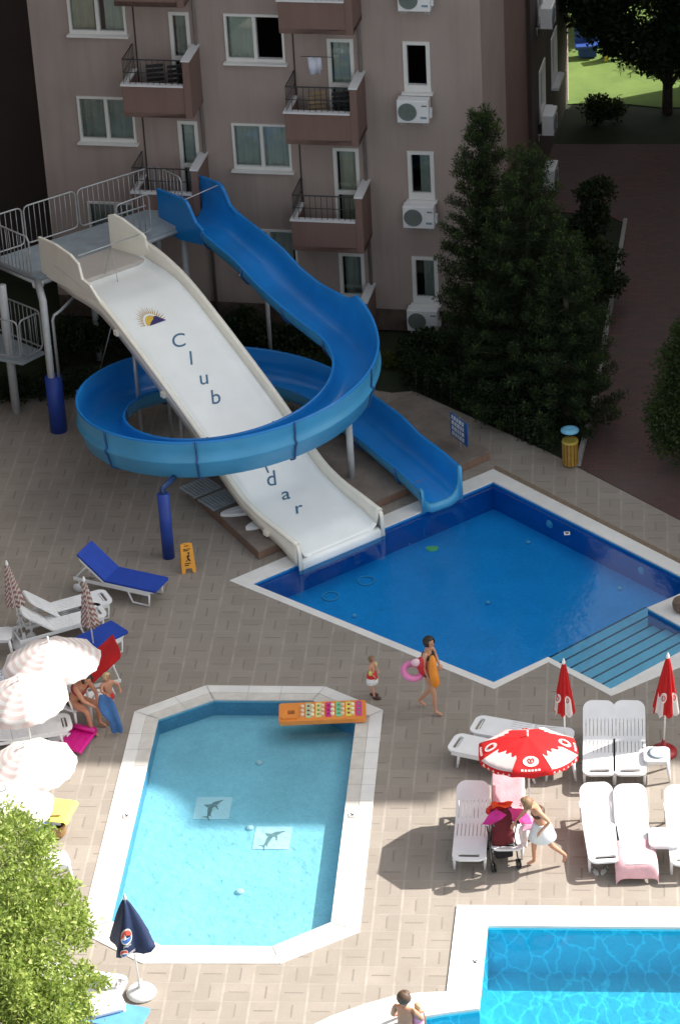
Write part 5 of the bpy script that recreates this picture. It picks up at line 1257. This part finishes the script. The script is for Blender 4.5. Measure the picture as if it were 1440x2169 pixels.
def human(label, loc, face, J, h=1.65, skin=M_skin, hair=M_hd, hairlen=.12, build=1.0, grp=None, bun=False):
    o = thing('person', label, 'person', loc, face, grp); k = h/1.7; D = dict(DEF); D.update(J)
    names = [n for n in D if n != 'look']; idx = {n: i for i, n in enumerate(names)}; vs = [V(D[n])*k for n in names]; es = [(idx[a], idx[b]) for a, b in EDG]; rd = [RAD[n]*k*(build if n not in ('jaw', 'skull', 'crown') else 1.05) for n in names]
    for S, sg in (('L', 1), ('R', -1)):
        w_ = vs[idx['wr'+S]]; d = (w_-vs[idx['el'+S]]).normalized(); sd_ = d.cross(V((0, 0, 1))); sd_ = sd_.normalized() if sd_.length > .1 else V((0, 1, 0)); nrm = d.cross(sd_)
        pm_ = len(vs); vs.append(w_+d*.06*k); rd.append(.026*k); es.append((idx['wr'+S], pm_))
        for f, (off, ln, cu_) in enumerate(((-.03, .06, .2), (-.011, .072, .25), (.009, .066, .3), (.028, .052, .38))):
            a = len(vs); vs.append(w_+d*.09*k+sd_*off*k); rd.append(.0105*k); es.append((pm_, a)); vs.append(w_+d*(.09+ln*.55)*k+sd_*off*1.15*k+nrm*cu_*.05*k); rd.append(.009*k); es.append((a, a+1))
            vs.append(w_+d*(.09+ln*.9)*k+sd_*off*1.15*k+nrm*cu_*.14*k); rd.append(.0075*k); es.append((a+1, a+2))
        a = len(vs); vs.append(w_+d*.05*k-sd_*.035*k); rd.append(.011*k); es.append((pm_, a)); vs.append(w_+d*.085*k-sd_*.055*k+nrm*.01*k); rd.append(.009*k); es.append((a, a+1))
    me = bpy.data.meshes.new('body'); me.from_pydata(vs, es, []); me.materials.append(skin)
    ob = bpy.data.objects.new('body', me); COL.objects.link(ob); ob.parent = o; XF[ob.name] = Matrix()
    sk = ob.modifiers.new('skin', 'SKIN'); sk.use_smooth_shade = True; sk.branch_smoothing = .3
    for i, v in enumerate(me.skin_vertices[0].data): v.radius = (rd[i], rd[i]); v.use_root = (i == 0)
    sb = ob.modifiers.new('sub', 'SUBSURF'); sb.levels = 2; sb.render_levels = 2
    # head frame
    up = (vs[idx['crown']]-vs[idx['jaw']]).normalized(); fw_ = V(J.get('look', (1, 0, 0))); fw_ = (fw_-up*fw_.dot(up)).normalized(); lt = up.cross(fw_); c = vs[idx['skull']]
    HM = Matrix(((fw_.x, lt.x, up.x, c.x), (fw_.y, lt.y, up.y, c.y), (fw_.z, lt.z, up.z, c.z), (0, 0, 0, 1)))
    r = .096*k
    rows = []
    for i in range(9):
        th = Rd(lerp(0, 118+hairlen*300, i/8)); row = []
        for j in range(17):
            a = Rd(lerp(50, 310, j/16)); lim = 1 if th < Rd(60) else 1
            rr = 1.13 if th < Rd(100) else 1.13-.1*(th-Rd(100))
            row.append(HM @ V((r*rr*sin(min(th, Rd(115)))*cos(a)*1.05-.01*k, r*rr*sin(min(th, Rd(115)))*sin(a), r*1.15*cos(min(th, Rd(115)))-max(0, th-Rd(115))*r*1.2)))
        rows.append(row)
    B().grid(rows).build('hair', hair, o, True, solid=.016*k)
    fr_ = [[HM @ V((r*1.13*sin(th)*cos(Rd(a))*1.0, r*1.13*sin(th)*sin(Rd(a)), r*1.15*cos(th))) for a in range(-60, 61, 12)] for th in (0.01, .35, .7, .98)]
    B().grid(fr_).build('fringe', hair, o, True, solid=.014*k)
    if bun: B().ball(tuple(HM @ V((-.1*k, 0, .03*k))), .045*k, 8).build('bun', hair, o, True)
    for s in (-1, 1):
        B().ball(tuple(HM @ V((r*.93, s*.032*k, -.012*k))), (.01*k,)*3, 6).build('eye', M_eye, o, True)
        B().ball(tuple(HM @ V((0, s*r*1.02, -.02*k))), (.018*k, .009*k, .026*k), 6).build('ear', skin, o, True)
    B().ball(tuple(HM @ V((r*1.02, 0, -.035*k))), (.016*k, .011*k, .018*k), 6).build('nose', skin, o, True)
    B().ball(tuple(HM @ V((r*.86, 0, -.068*k))), (.008*k, .02*k, .006*k), 6).build('mouth', M_lip, o, True)
    def band(a, b_, ra, rb, mm, nm, sx=1.0, sy=1.18, t0=0, t1=1):
        A, Bq = vs[idx[a]] if isinstance(a, str) else V(a)*k, vs[idx[b_]] if isinstance(b_, str) else V(b_)*k
        P0, P1_ = A.lerp(Bq, t0), A.lerp(Bq, t1); ax_ = (P1_-P0); Lh = ax_.length; ax_.normalize(); y_ = V((0, 1, 0)); y_ = (y_-ax_*y_.dot(ax_)).normalized(); x_ = y_.cross(ax_)
        M = Matrix(((x_.x, y_.x, ax_.x), (x_.y, y_.y, ax_.y), (x_.z, y_.z, ax_.z)))
        B().lathe([(ra*k*.9, 0), (ra*k, Lh*.05), (lerp(ra, rb, .5)*k, Lh*.5), (rb*k, Lh*.95), (rb*k*.9, Lh)], 20, P0, M, sx, sy).build(nm, mm, o, True)
    return o, vs, idx, k, band
M_blk = mat('black swimwear', (.012, .012, .014), .6); M_brw = mat('brown bikini', (.07, .03, .02), .6); M_wsk = mat('white cotton wrap', (.7, .72, .74), .8, .05, 6, bump=.3)
# 1 woman walking with toys by the deep pool
f = Rd(-25)
o, vs, idx, k, band = human('woman in a black bikini walking by the deep pool with inflatable toys', G(911, 1506), f,
    dict(knR=(.13, -.09, .48), anR=(.14, -.09, .08), toR=(.29, -.1, .03), knL=(.0, .09, .47), anL=(-.26, .09, .12), toL=(-.13, .1, .03), elL=(.05, .24, 1.14), wrL=(.16, .12, 1.05), elR=(.0, -.24, 1.12), wrR=(.08, -.2, .9), look=(.9, -.3, -.35), jaw=(.05, -.01, 1.5), skull=(.04, -.01, 1.585), crown=(.035, -.01, 1.645)), 1.68, hair=M_hd, hairlen=.02)
band('chest', 'neck', .132, .12, M_blk, 'bikini_top', 1, 1.12, -.25, .25); band('pelvis', 'waist', .145, .13, M_blk, 'bikini_bottom', 1, 1.1, -.45, .15)
W1 = o
M_pnk = mat('pink vinyl', (.7, .2, .42), .3, .1)
def torus(o, c, R, r, M3, mm, nm, sx=1): B().tube([V(c)+M3 @ V((R*cos(a)*sx, R*sin(a), 0)) for a in [2*pi*i/28 for i in range(28)]], r, 12, closed=True).build(nm, mm, o, True)
c_ = G(882, 1404, 1.0); o = thing('swim_ring', 'pink inflatable swim ring carried at the hip of the woman in the black bikini', 'swim ring', (W1.location.x-.3, W1.location.y-.12, 1.0))
torus(o, (0, 0, 0), .15, .062, Matrix.Rotation(Rd(38), 3, 'X') @ Matrix.Rotation(Rd(15), 3, 'Y'), M_pnk, 'ring', 1.15)
o = thing('orange_inflatable', 'long orange inflatable toy held in front of the woman by the deep pool', 'inflatable toy', (W1.location.x+.06, W1.location.y-.26, 1.05), 0)
B().tube([(0, .05, .34), (.02, .02, .26), (.0, 0, .1), (.03, -.02, -.1), (.05, -.02, -.26), (.05, -.02, -.34)], [.03, .075, .085, .09, .1, .04], 12).build('body', mat('orange toy vinyl', (.72, .24, .02), .35, .1), o, True, sub=1)
o = thing('red_bag', 'red and white bag under the arm of the woman in the black bikini', 'bag', (W1.location.x-.1, W1.location.y-.16, 1.13))
B().tube([(-.02, 0, .2), (-.06, 0, .1), (-.02, 0, -.05), (.02, 0, -.22)], [.04, .1, .1, .07], 12).build('bag_body', mat('red vinyl', (.5, .02, .03), .4, .1), o, True, sub=1); B().ball((-.13, -.03, .1), (.1, .06, .08), 10).build('bag_pocket', mat('pink white vinyl', (.75, .5, .58), .4), o, True)
# 2 small child
o, vs, idx, k, band = human('small child with light brown hair and red and white shorts standing by the pools', G(790, 1476), Rd(-20),
    dict(elL=(.08, .2, 1.15), wrL=(.18, .1, 1.1), elR=(.0, -.2, 1.12), wrR=(.1, -.16, 1.0), anL=(-.08, .1, .08), toL=(.06, .1, .03), anR=(.08, -.1, .08), toR=(.22, -.11, .03), look=(1, 0, -.3), jaw=(.03, 0, 1.49), skull=(.02, 0, 1.6), crown=(.01, 0, 1.69)), .92, hair=M_hb, hairlen=.05, build=1.15)
band('pelvis', 'waist', .2, .15, mat('red shorts', (.55, .02, .02), .8), 'shorts', 1, 1.1, -.9, .8); band((0, 0, .6), (0, 0, .86), .21, .19, M_wsk, 'towel_wrap', 1, 1.15)
for s in 'LR': a = vs[idx['an'+s]]; B().ball(tuple(a+V((.05, 0, -.02))), (.09, .045, .04), 8).build('shoe', mat('dark brown shoe', (.06, .03, .03), .6), o, True)
for s in (.17, -.15): B().ball((.02, s, .63), (.035, .045, .05), 8).build('arm_band', mat('yellow green vinyl', (.6, .6, .15), .4), o, True)
# 3 bikini woman leaning
o, vs, idx, k, band = human('woman in a brown bikini top and white wrap leaning toward the pushchair', G(1146, 1834), Rd(196),
    dict(pelvis=(-.02, 0, .9), waist=(.0, 0, 1.05), chest=(.07, 0, 1.22), neck=(.17, 0, 1.34), jaw=(.26, 0, 1.36), skull=(.27, 0, 1.45), crown=(.26, 0, 1.51), shL=(.1, .15, 1.32), shR=(.1, -.15, 1.32), elL=(-.08, .24, 1.1), wrL=(.06, .2, .93), elR=(.25, -.2, 1.1), wrR=(.42, -.12, 1.0),
         knR=(.1, -.09, .47), anR=(.1, -.09, .08), toR=(.24, -.1, .03), knL=(-.16, .1, .48), anL=(-.42, .12, .2), toL=(-.36, .13, .06), look=(1, -.1, -.5)), 1.66, hair=M_hb, hairlen=.03, skin=M_skin, bun=True)
band('chest', 'neck', .132, .12, M_brw, 'bikini_top', 1, 1.12, -.45, .1); band('pelvis', 'waist', .13, .12, M_brw, 'bikini_bottom', 1, 1.1, -.1, .4); band((-.03, 0, .62), (-.02, 0, .97), .23, .14, M_wsk, 'wrap_skirt', 1.1, 1.1)
# 4 seated adult
ch = thing('plastic_chair', 'white plastic armchair that the bent adult sits on at the left', 'chair', G(160, 1528), Rd(-35), 'white plastic chairs')
B().plate(rrect(-.22, -.23, .22, .23, .06), .39, .43).build('seat', M_white, ch, bevel=.01)
B().plate(rrect(-.21, .0, .21, .42, .1), -.015, .015, [rrect(-.15+.06*q, .08, -.12+.06*q, .34, .01, 2) for q in range(5)], Matrix.Translation((-.22, 0, .42)) @ Matrix.Rotation(Rd(90), 4, 'Z') @ Matrix.Rotation(Rd(102), 4, 'X') ).build('backrest', M_white, ch)
for x in (-.2, .2):
    for y in (-.21, .21): B().tube([(x, y, .4), (x*1.12, y*1.1, 0)], [.03, .02], 8).build('leg', M_white, ch, True)
for y in (-.24, .24): B().tube([(-.2, y, .68), (.12, y, .64), (.2, y, .4)], .02, 8).build('armrest', M_white, ch, True)
p = ch.location
o, vs, idx, k, band = human('tanned adult sitting bent forward with joined hands beside the striped parasol', (p.x+.02, p.y-.03, 0), Rd(-38),
    dict(pelvis=(0, 0, .5), waist=(.06, 0, .66), chest=(.2, 0, .85), neck=(.32, 0, .98), jaw=(.39, 0, 1.02), skull=(.4, 0, 1.11), crown=(.4, 0, 1.17), shL=(.24, .17, .95), shR=(.24, -.17, .95), elL=(.42, .18, .72), elR=(.42, -.18, .72), wrL=(.56, .05, .58), wrR=(.56, -.05, .58),
         hiL=(.05, .1, .48), hiR=(.05, -.1, .48), knL=(.46, .15, .5), knR=(.46, -.15, .5), anL=(.45, .15, .08), anR=(.52, -.14, .08), toL=(.6, .17, .03), toR=(.67, -.16, .03), look=(.7, -.4, -.1)), 1.72, hair=M_hd, skin=M_skin2, build=1.08, hairlen=.02)
band('pelvis', 'waist', .15, .135, M_brw, 'bikini_bottom', 1, 1.1, -.3, .45); band('chest', 'neck', .15, .13, mat('dark red swimwear', (.25, .02, .02), .6), 'bikini_top', 1, 1.12, -.45, .1)
# 5 child with the blue towel
o = thing('plastic_chair', 'white plastic chair with a round armrest between the bent adult and the child', 'chair', G(205, 1512), Rd(30), 'white plastic chairs')
B().plate(rrect(-.2, -.2, .2, .2, .06), .36, .4).build('seat', M_white, o, bevel=.01)
for x in (-.18, .18):
    for y in (-.18, .18): B().tube([(x, y, .38), (x*1.1, y*1.1, 0)], [.028, .02], 8).build('leg', M_white, o, True)
B().tube([(.02+.15*cos(a), -.19, .47+.13*sin(a)) for a in [2*pi*i/18 for i in range(18)]], .022, 8, closed=True).build('armrest', M_white, o, True)
B().tube([(-.2, -.18, .38), (-.22, -.18, .7), (-.22, .18, .7), (-.2, .18, .38)], .022, 8).build('backrest', M_white, o, True)
o, vs, idx, k, band = human('fair haired child behind a hanging blue towel next to the white chair', G(236, 1530), Rd(-60),
    dict(shL=(0, .16, 1.36), elL=(.1, .3, 1.25), wrL=(.26, .26, 1.2), elR=(.12, -.26, 1.22), wrR=(.3, -.2, 1.2), jaw=(.04, 0, 1.48), skull=(.03, 0, 1.6), crown=(.02, 0, 1.68), look=(.8, .3, -.3)), 1.12, hair=M_hbl, hairlen=.05, build=1.1, skin=M_skin2)
band('pelvis', 'waist', .16, .14, MATS['red shorts'], 'shorts', 1, 1.1, -.6, .5)
M_btw = mat('denim blue towel', (.05, .14, .34), .9, .12, 6, bump=.3)
a = [G(208, 1468, .78), G(236, 1478, .78), G(258, 1553, .03), G(232, 1550, .03), ]
rr_ = []
for i in range(8):
    u = i/7; L_s = [(210, 1468, .8), (208, 1490, .66), (211, 1506, .55), (220, 1518, .45), (232, 1530, .3), (235, 1545, .12), (236, 1550, .05), (238, 1553, .03)][i]; R_s = [(236, 1477, .8), (243, 1486, .7), (248, 1500, .58), (252, 1514, .45), (257, 1528, .3), (261, 1542, .14), (261, 1548, .07), (260, 1553, .03)][i]
    A_, B_ = G(*L_s), G(*R_s); rr_.append([A_.lerp(B_, j/5)+V((0, -.03*sin(j*1.9), 0)) for j in range(6)])
cloth('towel', 'faded blue towel hanging from the hands of the fair haired child', 'towel', rr_, M_btw, wr=.008, th=.02)
# 6 and 7 in the arc of the main pool
p = G(855, 2112, .66); 
MAN = human('man with short brown hair standing in the bottom pool with his back turned', (p.x, p.y, -1.0), Rd(60),
    dict(elR=(.12, -.24, 1.15), wrR=(.32, -.12, 1.1), elL=(.05, .25, 1.12), wrL=(.28, .12, 1.05), look=(1, -.4, -.2), jaw=(.03, 0, 1.5), skull=(.02, 0, 1.59), crown=(.01, 0, 1.65)), 1.76, hair=M_hm, skin=M_skin2, build=1.12, hairlen=.0)
p2_ = G(884, 2126, .48)
o, vs, idx, k, band = human('blond toddler in a pink top held against the man in the bottom pool', (p2_.x, p2_.y, -.38), Rd(100),
    dict(jaw=(.03, 0, 1.47), skull=(.02, 0, 1.6), crown=(.01, 0, 1.7), knL=(.15, .1, .6), knR=(.15, -.1, .6), anL=(.1, .1, .3), anR=(.1, -.1, .3), toL=(.2, .1, .25), toR=(.2, -.1, .25), look=(1, .2, -.1)), .86, hair=M_hbl, hairlen=.1, build=1.15)
band('waist', 'neck', .17, .15, mat('pink top', (.75, .3, .45), .8), 'top', 1, 1.15, -.1, .75); band('pelvis', 'waist', .18, .16, MATS['pink top'], 'skirt', 1, 1.1, -.8, .8)
# ================================================================ vegetation
import numpy as np
def leafmesh(name, C, rad, n, size, aspect, mm, parent, rg, outward=.5, flat=1.0, up=0.0):
    """n little leaves scattered near the surface of the blobs C with radii rad"""
    C = np.array(C, float); rad = np.array(rad, float)
    wgt = (rad if rad.ndim == 1 else rad.mean(1))**2; k = rg.choice(len(C), n, p=wgt/wgt.sum())
    d = rg.normal(size=(n, 3)); d /= np.linalg.norm(d, axis=1)[:, None]
    r = rg.random(n)**(1/2.6)*(1+.12*rg.normal(size=n)); R_ = rad[k] if rad.ndim == 2 else rad[k][:, None]
    P = C[k]+d*r[:, None]*R_*np.array([1, 1, flat])
    a = rg.normal(size=(n, 3))*.8+d*outward+np.array([0, 0, up]); a /= np.linalg.norm(a, axis=1)[:, None]
    b = np.cross(a, rg.normal(size=(n, 3))); b /= np.linalg.norm(b, axis=1)[:, None]
    s = size*(.6+.8*rg.random(n))[:, None]; w_ = s*aspect
    v = np.stack([P-b*w_*.2, P+a*s*.5-b*w_*.5, P+a*s, P+a*s*.5+b*w_*.5], 1).reshape(-1, 3)
    if parent: 
        inv = np.array(_tf(parent).inverted()); v = v@inv[:3, :3].T+inv[:3, 3]
    me = bpy.data.meshes.new(name); me.vertices.add(4*n); me.vertices.foreach_set('co', v.ravel())
    me.loops.add(4*n); me.loops.foreach_set('vertex_index', np.arange(4*n)); me.polygons.add(n)
    me.polygons.foreach_set('loop_start', np.arange(0, 4*n, 4)); me.polygons.foreach_set('loop_total', np.full(n, 4)); me.update(); me.validate()
    me.materials.append(mm); o = bpy.data.objects.new(name, me); COL.objects.link(o); o.parent = parent; XF[o.name] = Matrix(); return o
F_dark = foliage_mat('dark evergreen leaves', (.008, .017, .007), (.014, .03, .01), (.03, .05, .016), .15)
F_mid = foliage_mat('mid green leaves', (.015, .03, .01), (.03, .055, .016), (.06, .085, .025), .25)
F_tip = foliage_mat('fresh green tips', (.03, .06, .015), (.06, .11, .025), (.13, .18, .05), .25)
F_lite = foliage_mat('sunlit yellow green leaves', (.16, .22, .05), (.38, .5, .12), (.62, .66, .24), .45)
F_yel = foliage_mat('yellow green hedge leaves', (.05, .06, .012), (.09, .1, .02), (.13, .13, .03), .25)
M_bark = mat('brown bark', (.06, .045, .035), .95, .35, 8, bump=.6)
RG = np.random.default_rng(7)
def conifer(px, py, ptop, rb, label, seed, lite=1.0):
    p = G(px, py, 0); lo, hi = 0, 20
    for _ in range(40):
        m_ = (lo+hi)/2
        if proj((p.x, p.y, m_))[1] > ptop: lo = m_
        else: hi = m_
    Hh = lo; rg = np.random.default_rng(seed)
    o = thing('conifer_tree', label, 'tree', p, 0, 'dark conifers in front of the building corner')
    B().tube([(0, 0, 0), (.02, .01, Hh*.5), (0, 0, Hh-.2), (0, 0, Hh)], [.13, .08, .025, .008], 10).build('trunk', M_bark, o, True)
    br_ = B(); C = []; Rr = []; T = []; TR = []
    z = .35
    while z < Hh-.15:
        u = z/Hh; L = rb*(1-u)**.62*(.86+.2*rg.random())+.05; nb = int(6+5*(1-u)); ph = rg.random()*6
        for k in range(nb):
            a = ph+2*pi*k/nb+rg.normal()*.15; Lk = L*(.82+.3*rg.random()); z0 = z+rg.normal()*.06
            q = [V((Lk*t*cos(a), Lk*t*sin(a), z0-.22*Lk*sin(t*pi*.8)*.8+.16*t*t)) for t in (0, .35, .7, 1)]
            br_.tube(q, [.018, .013, .009, .005], 5)
            m_ = max(3, int(Lk/.11))
            for i in range(m_):
                t = .04+.96*(i+1)/m_; x = min(2, int(t*3)); c = q[x].lerp(q[min(x+1, 3)], t*3-x)
                C.append((c.x, c.y, c.z+.03)); Rr.append(.115+.04*rg.random())
            T.append(tuple(q[3]+V((0, 0, .06)))); TR.append(.1)
        z += .25+.12*(1-u)
    br_.build('branch', M_bark, o)
    C = np.array(C)+np.array(p); T = np.array(T)+np.array(p)
    leafmesh('crown', C, Rr, int(len(C)*70), .078, .24, F_dark, o, rg, .7, .7, .8)
    leafmesh('branch_tips', T, TR, int(len(T)*36*lite), .075, .22, F_tip, o, rg, .7, 1.2, .9)
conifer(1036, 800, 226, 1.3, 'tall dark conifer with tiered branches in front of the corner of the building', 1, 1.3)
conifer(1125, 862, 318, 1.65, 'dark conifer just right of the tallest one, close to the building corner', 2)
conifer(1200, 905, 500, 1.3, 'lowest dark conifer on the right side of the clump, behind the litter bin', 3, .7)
def bush(px, py, C, n, size, mm, label, name='shrub', cat='shrub', group=None, stem=True, asp=.5, flat=1.0, trunk=None, seed=0, tr=.05, out=.5):
    """C: list of (dx,dy,z,r) around the base point"""
    p = G(px, py, 0); o = thing(name, label, cat, p, 0, group); rg = np.random.default_rng(seed+int(px)); q = np.array(p)
    cc = []; rr = []
    for dx, dy, z, r in C:
        cc.append((dx+q[0], dy+q[1], z)); rr.append(r*.8)
        for _ in range(7):
            d = rg.normal(size=3); d /= np.linalg.norm(d); d[2] = abs(d[2])*.8-.1; cc.append((dx+q[0]+d[0]*r*.75, dy+q[1]+d[1]*r*.75, z+d[2]*r*.75)); rr.append(r*(.25+.25*rg.random()))
    leafmesh('foliage' if name != 'tree' else 'crown', cc, rr, n, size, asp, mm, o, rg, out, flat)
    if stem:
        zt_ = max(c[2] for c in C); b_ = B(); b_.tube([(0, 0, -.05), (.03, .02, zt_*.5), (0, 0, zt_)], [tr, tr*.7, tr*.3], 8)
        for dx, dy, z, r in C: b_.tube([(0, 0, z*.35), (dx*.6, dy*.6, z*.75), (dx, dy, z)], [tr*.5, tr*.35, tr*.15], 6)
        b_.build('trunk' if name == 'tree' else 'stem', M_bark, o, True)
    return o
gS = 'dark shrubs along the foot of the building'
for i, (x, y, r, h, t) in enumerate(((150, 770, .75, 1.2, 'dark shrub by the building foot behind the tower post'), (265, 752, .8, 1.3, 'dark shrub by the building foot left of the white slide top'), (400, 745, .75, 1.2, 'dark shrub by the building foot seen between the two slides'),
        (520, 742, .7, 1.0, 'dark shrub by the building foot below the blue slide straight'), (640, 748, .6, .9, 'dark shrub by the building foot beside the lowest balcony'), (905, 758, .6, .6, 'dark shrub by the building foot under the lowest air conditioner'))):
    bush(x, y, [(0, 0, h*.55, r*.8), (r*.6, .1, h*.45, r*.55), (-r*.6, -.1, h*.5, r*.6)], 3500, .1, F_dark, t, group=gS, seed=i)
bush(1252, 540, [(0, 0, .9, .55), (.2, .3, 1.5, .5), (-.3, .1, .6, .5)], 4500, .1, F_dark, 'dark shrub between the end of the building and the path, the upper one', group='shrubs beside the path', seed=3)
bush(1258, 660, [(0, 0, .7, .7), (.2, .4, 1.2, .5), (-.4, .2, .8, .6)], 6000, .1, F_dark, 'broad dark shrub beside the path, right of the conifers', group='shrubs beside the path', seed=4)
bush(1215, 780, [(0, 0, .6, .6), (.2, .4, 1.0, .5), (-.3, .2, .7, .5)], 5000, .1, F_dark, 'low dark shrub beside the path just above the litter bin', group='shrubs beside the path', seed=5)
bush(1452, 985, [(0, 0, .7, .8), (-.1, .1, 1.5, .9), (.1, .1, 2.3, .75), (.1, .1, 3.0, .5), (-.35, -.1, 1.1, .6)], 26000, .085, F_mid, 'rounded bushy evergreen at the right edge beside the reddish path', 'tree', 'tree', seed=6, asp=.35, tr=.1, out=.9)
def hedge(pts, h, wd_, n, mm, label):
    P = [G(x, y, 0) for x, y in pts]; o = thing('hedge', label, 'hedge', P[len(P)//2], 0, None); rg = np.random.default_rng(n)
    C = []; 
    for a, b_ in zip(P, P[1:]):
        m_ = max(2, int((b_-a).length/.16))
        for i in range(m_):
            c = a.lerp(b_, i/m_)
            for zz in np.arange(.12, h, .16):
                for yy in np.arange(-wd_/2, wd_/2+.01, .2): C.append((c.x+rg.normal()*.04, c.y+yy+rg.normal()*.04, zz+rg.normal()*.03))
    leafmesh('foliage', C, np.full(len(C), .13), n, .07, .5, mm, o, rg, .5)
    s_ = B(); 
    for c in C[::40]: s_.tube([(c[0]-o.location.x, c[1]-o.location.y, 0), (c[0]-o.location.x+.03, c[1]-o.location.y, h*.8)], .012, 5)
    s_.tube([tuple(q_-o.location+V((0, 0, .03))) for q_ in P], .03, 5); s_.build('stem', M_bark, o)
hedge([(-60, 852), (330, 822), (600, 790), (800, 800)], .5, .5, 16000, F_dark, 'low dark hedge behind the spiral slide along the far edge of the deck')
hedge([(860, 800), (1000, 860), (1170, 945)], .75, .8, 16000, F_dark, 'dark hedge between the deck strip and the conifers')
hedge([(330, 765), (700, 768), (955, 775)], .22, .3, 9000, F_yel, 'narrow yellow green clipped border in front of the building')
# sunlit bushy tree in the lower left foreground
o = thing('tree', 'bushy sunlit light green tree filling the lower left corner', 'tree', G(20, 2110, 0)); rg = np.random.default_rng(11)
cl = [(20, 1745, 3.0, .38), (75, 1800, 2.9, .42), (0, 1830, 2.9, .6), (60, 1885, 2.8, .6), (125, 1915, 2.5, .42), (10, 1970, 2.6, .7), (95, 1985, 2.5, .6), (160, 1975, 2.3, .3), (40, 2075, 2.3, .75), (120, 2090, 2.0, .5), (0, 2150, 2.0, .8), (90, 2165, 1.8, .6), (185, 2065, 1.9, .2), (165, 2140, 1.6, .3), (165, 1925, 2.3, .2), (50, 1735, 2.9, .16), (215, 2085, 1.6, .14), (100, 1770, 2.8, .15)]
C = []; Rr = []
for x, y, z, r in cl:
    q = np.array(G(x, y, z)); C.append(q); Rr.append(r*.85)
    for _ in range(9):
        d = rg.normal(size=3); d /= np.linalg.norm(d); C.append(q+d*r*.9); Rr.append(r*(.14+.2*rg.random()))
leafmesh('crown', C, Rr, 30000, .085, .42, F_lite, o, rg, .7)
leafmesh('outer_leaves', C, np.array(Rr)*1.35+.08, 3500, .09, .4, F_lite, o, rg, .9)
tb = B(); b0 = o.location
tb.tube([(0, 0, 0), (.05, .0, .9), (-.05, .05, 1.8)], [.12, .09, .05], 10)
for q in C[::3]:
    e = V(q)-b0; tb.tube([(0, 0, .9), (e.x*.5, e.y*.5, max(1.0, e.z*.75)), tuple(e)], [.03, .018, .006], 5)
tb.build('trunk', mat('pale brown bark', (.2, .15, .11), .9, .3, 10), o, True)
# trees beyond the path
gT = 'trees beyond the lawn'
bush(1412, 236, [(0, 0, 4.2, 1.9), (-1.5, .3, 3.6, 1.1), (-1.0, -.6, 2.2, .8), (.8, -.4, 2.9, 1.2), (-2.0, .8, 2.6, .7), (.5, .9, 1.9, 1.0), (-.4, -.9, 1.8, .5), (-2.2, .2, 3.4, 1.2), (.6, -.5, 1.8, .9), (-1.6, -.2, 2.6, .8)], 42000, .16, F_dark, 'dark tree with a straight trunk on the lawn at the upper right corner', 'tree', 'tree', gT, seed=8, tr=.15)
bush(1235, 62, [(0, 0, 1.3, 1.0), (-.9, 0, 1.2, .8), (1.2, .3, 1.2, .9), (0, 1, 2.2, 1.0), (.2, -.6, 1.6, 1.0), (1.8, 0, 1.4, .9), (-.5, .2, 2.4, 1.1)], 20000, .18, F_dark, 'dark tree at the far side of the lawn behind the building', 'tree', 'tree', gT, seed=9, tr=.12)
for i, (x, y) in enumerate(((3.5, 92), (8, 95), (13, 93))):
    X0 = proj((x, y, 0)); bush(X0[0], X0[1], [(0, 0, 2.4, 1.8), (1.2, 0, 2.0, 1.2), (-1.2, .5, 2.2, 1.3)], 8000, .2, F_dark, ('left', 'middle', 'right')[i]+'most dark tree of the belt beyond the sunny lawn', 'tree', 'tree', gT, seed=20+i, tr=.12)
for i, (x, y, h) in enumerate(((12.6, 79.5, 3.0), (14.5, 84, 4))):
    X0 = proj((x, y, 0)); bush(X0[0], X0[1], [(0, 0, h*.7, 1.5), (1, .3, h*.5, 1.0), (-.8, .2, h*.6, 1.0)], 6000, .18, F_dark, ('nearer', 'farther')[i]+' dark tree just outside the frame beyond the right edge of the lawn', 'tree', 'tree', gT, seed=30+i, tr=.12)
bush(1262, 262, [(0, 0, .4, .5), (.5, .1, .3, .35)], 2500, .1, F_dark, 'small dark shrub on the shaded part of the lawn', seed=12)
# play equipment
o = thing('play_equipment', 'yellow play equipment on the sunlit lawn under the dark trees', 'play equipment', G(1325, 118, 0), .2)
M_py = mat('yellow play plastic', (.75, .5, .04), .5); B().tube([(-.6, 0, .45), (.6, 0, .75)], .06, 10).build('beam', M_py, o, True)
for x in (-.5, .5): B().tube([(x-.15, -.2, 0), (x, 0, .6), (x+.15, .2, 0)], .04, 8).build('leg', M_py, o, True)
B().box((0, 0, .8), (.3, .3, .5)).build('panel', mat('cream play panel', (.8, .7, .45), .5), o, bevel=.03)
o = thing('lawn_toy', 'small blue play seat on the lawn left of the yellow play equipment', 'play equipment', G(1243, 118, 0))
M_bp = mat('blue play plastic', (.02, .06, .25), .5); B().box((0, 0, .3), (.7, .4, .12)).build('seat', M_bp, o, bevel=.04); B().box((0, .18, .55), (.7, .08, .5)).build('backrest', M_bp, o, bevel=.03); B().box((0, 0, .12), (.5, .3, .24)).build('base', M_bp, o, bevel=.02)
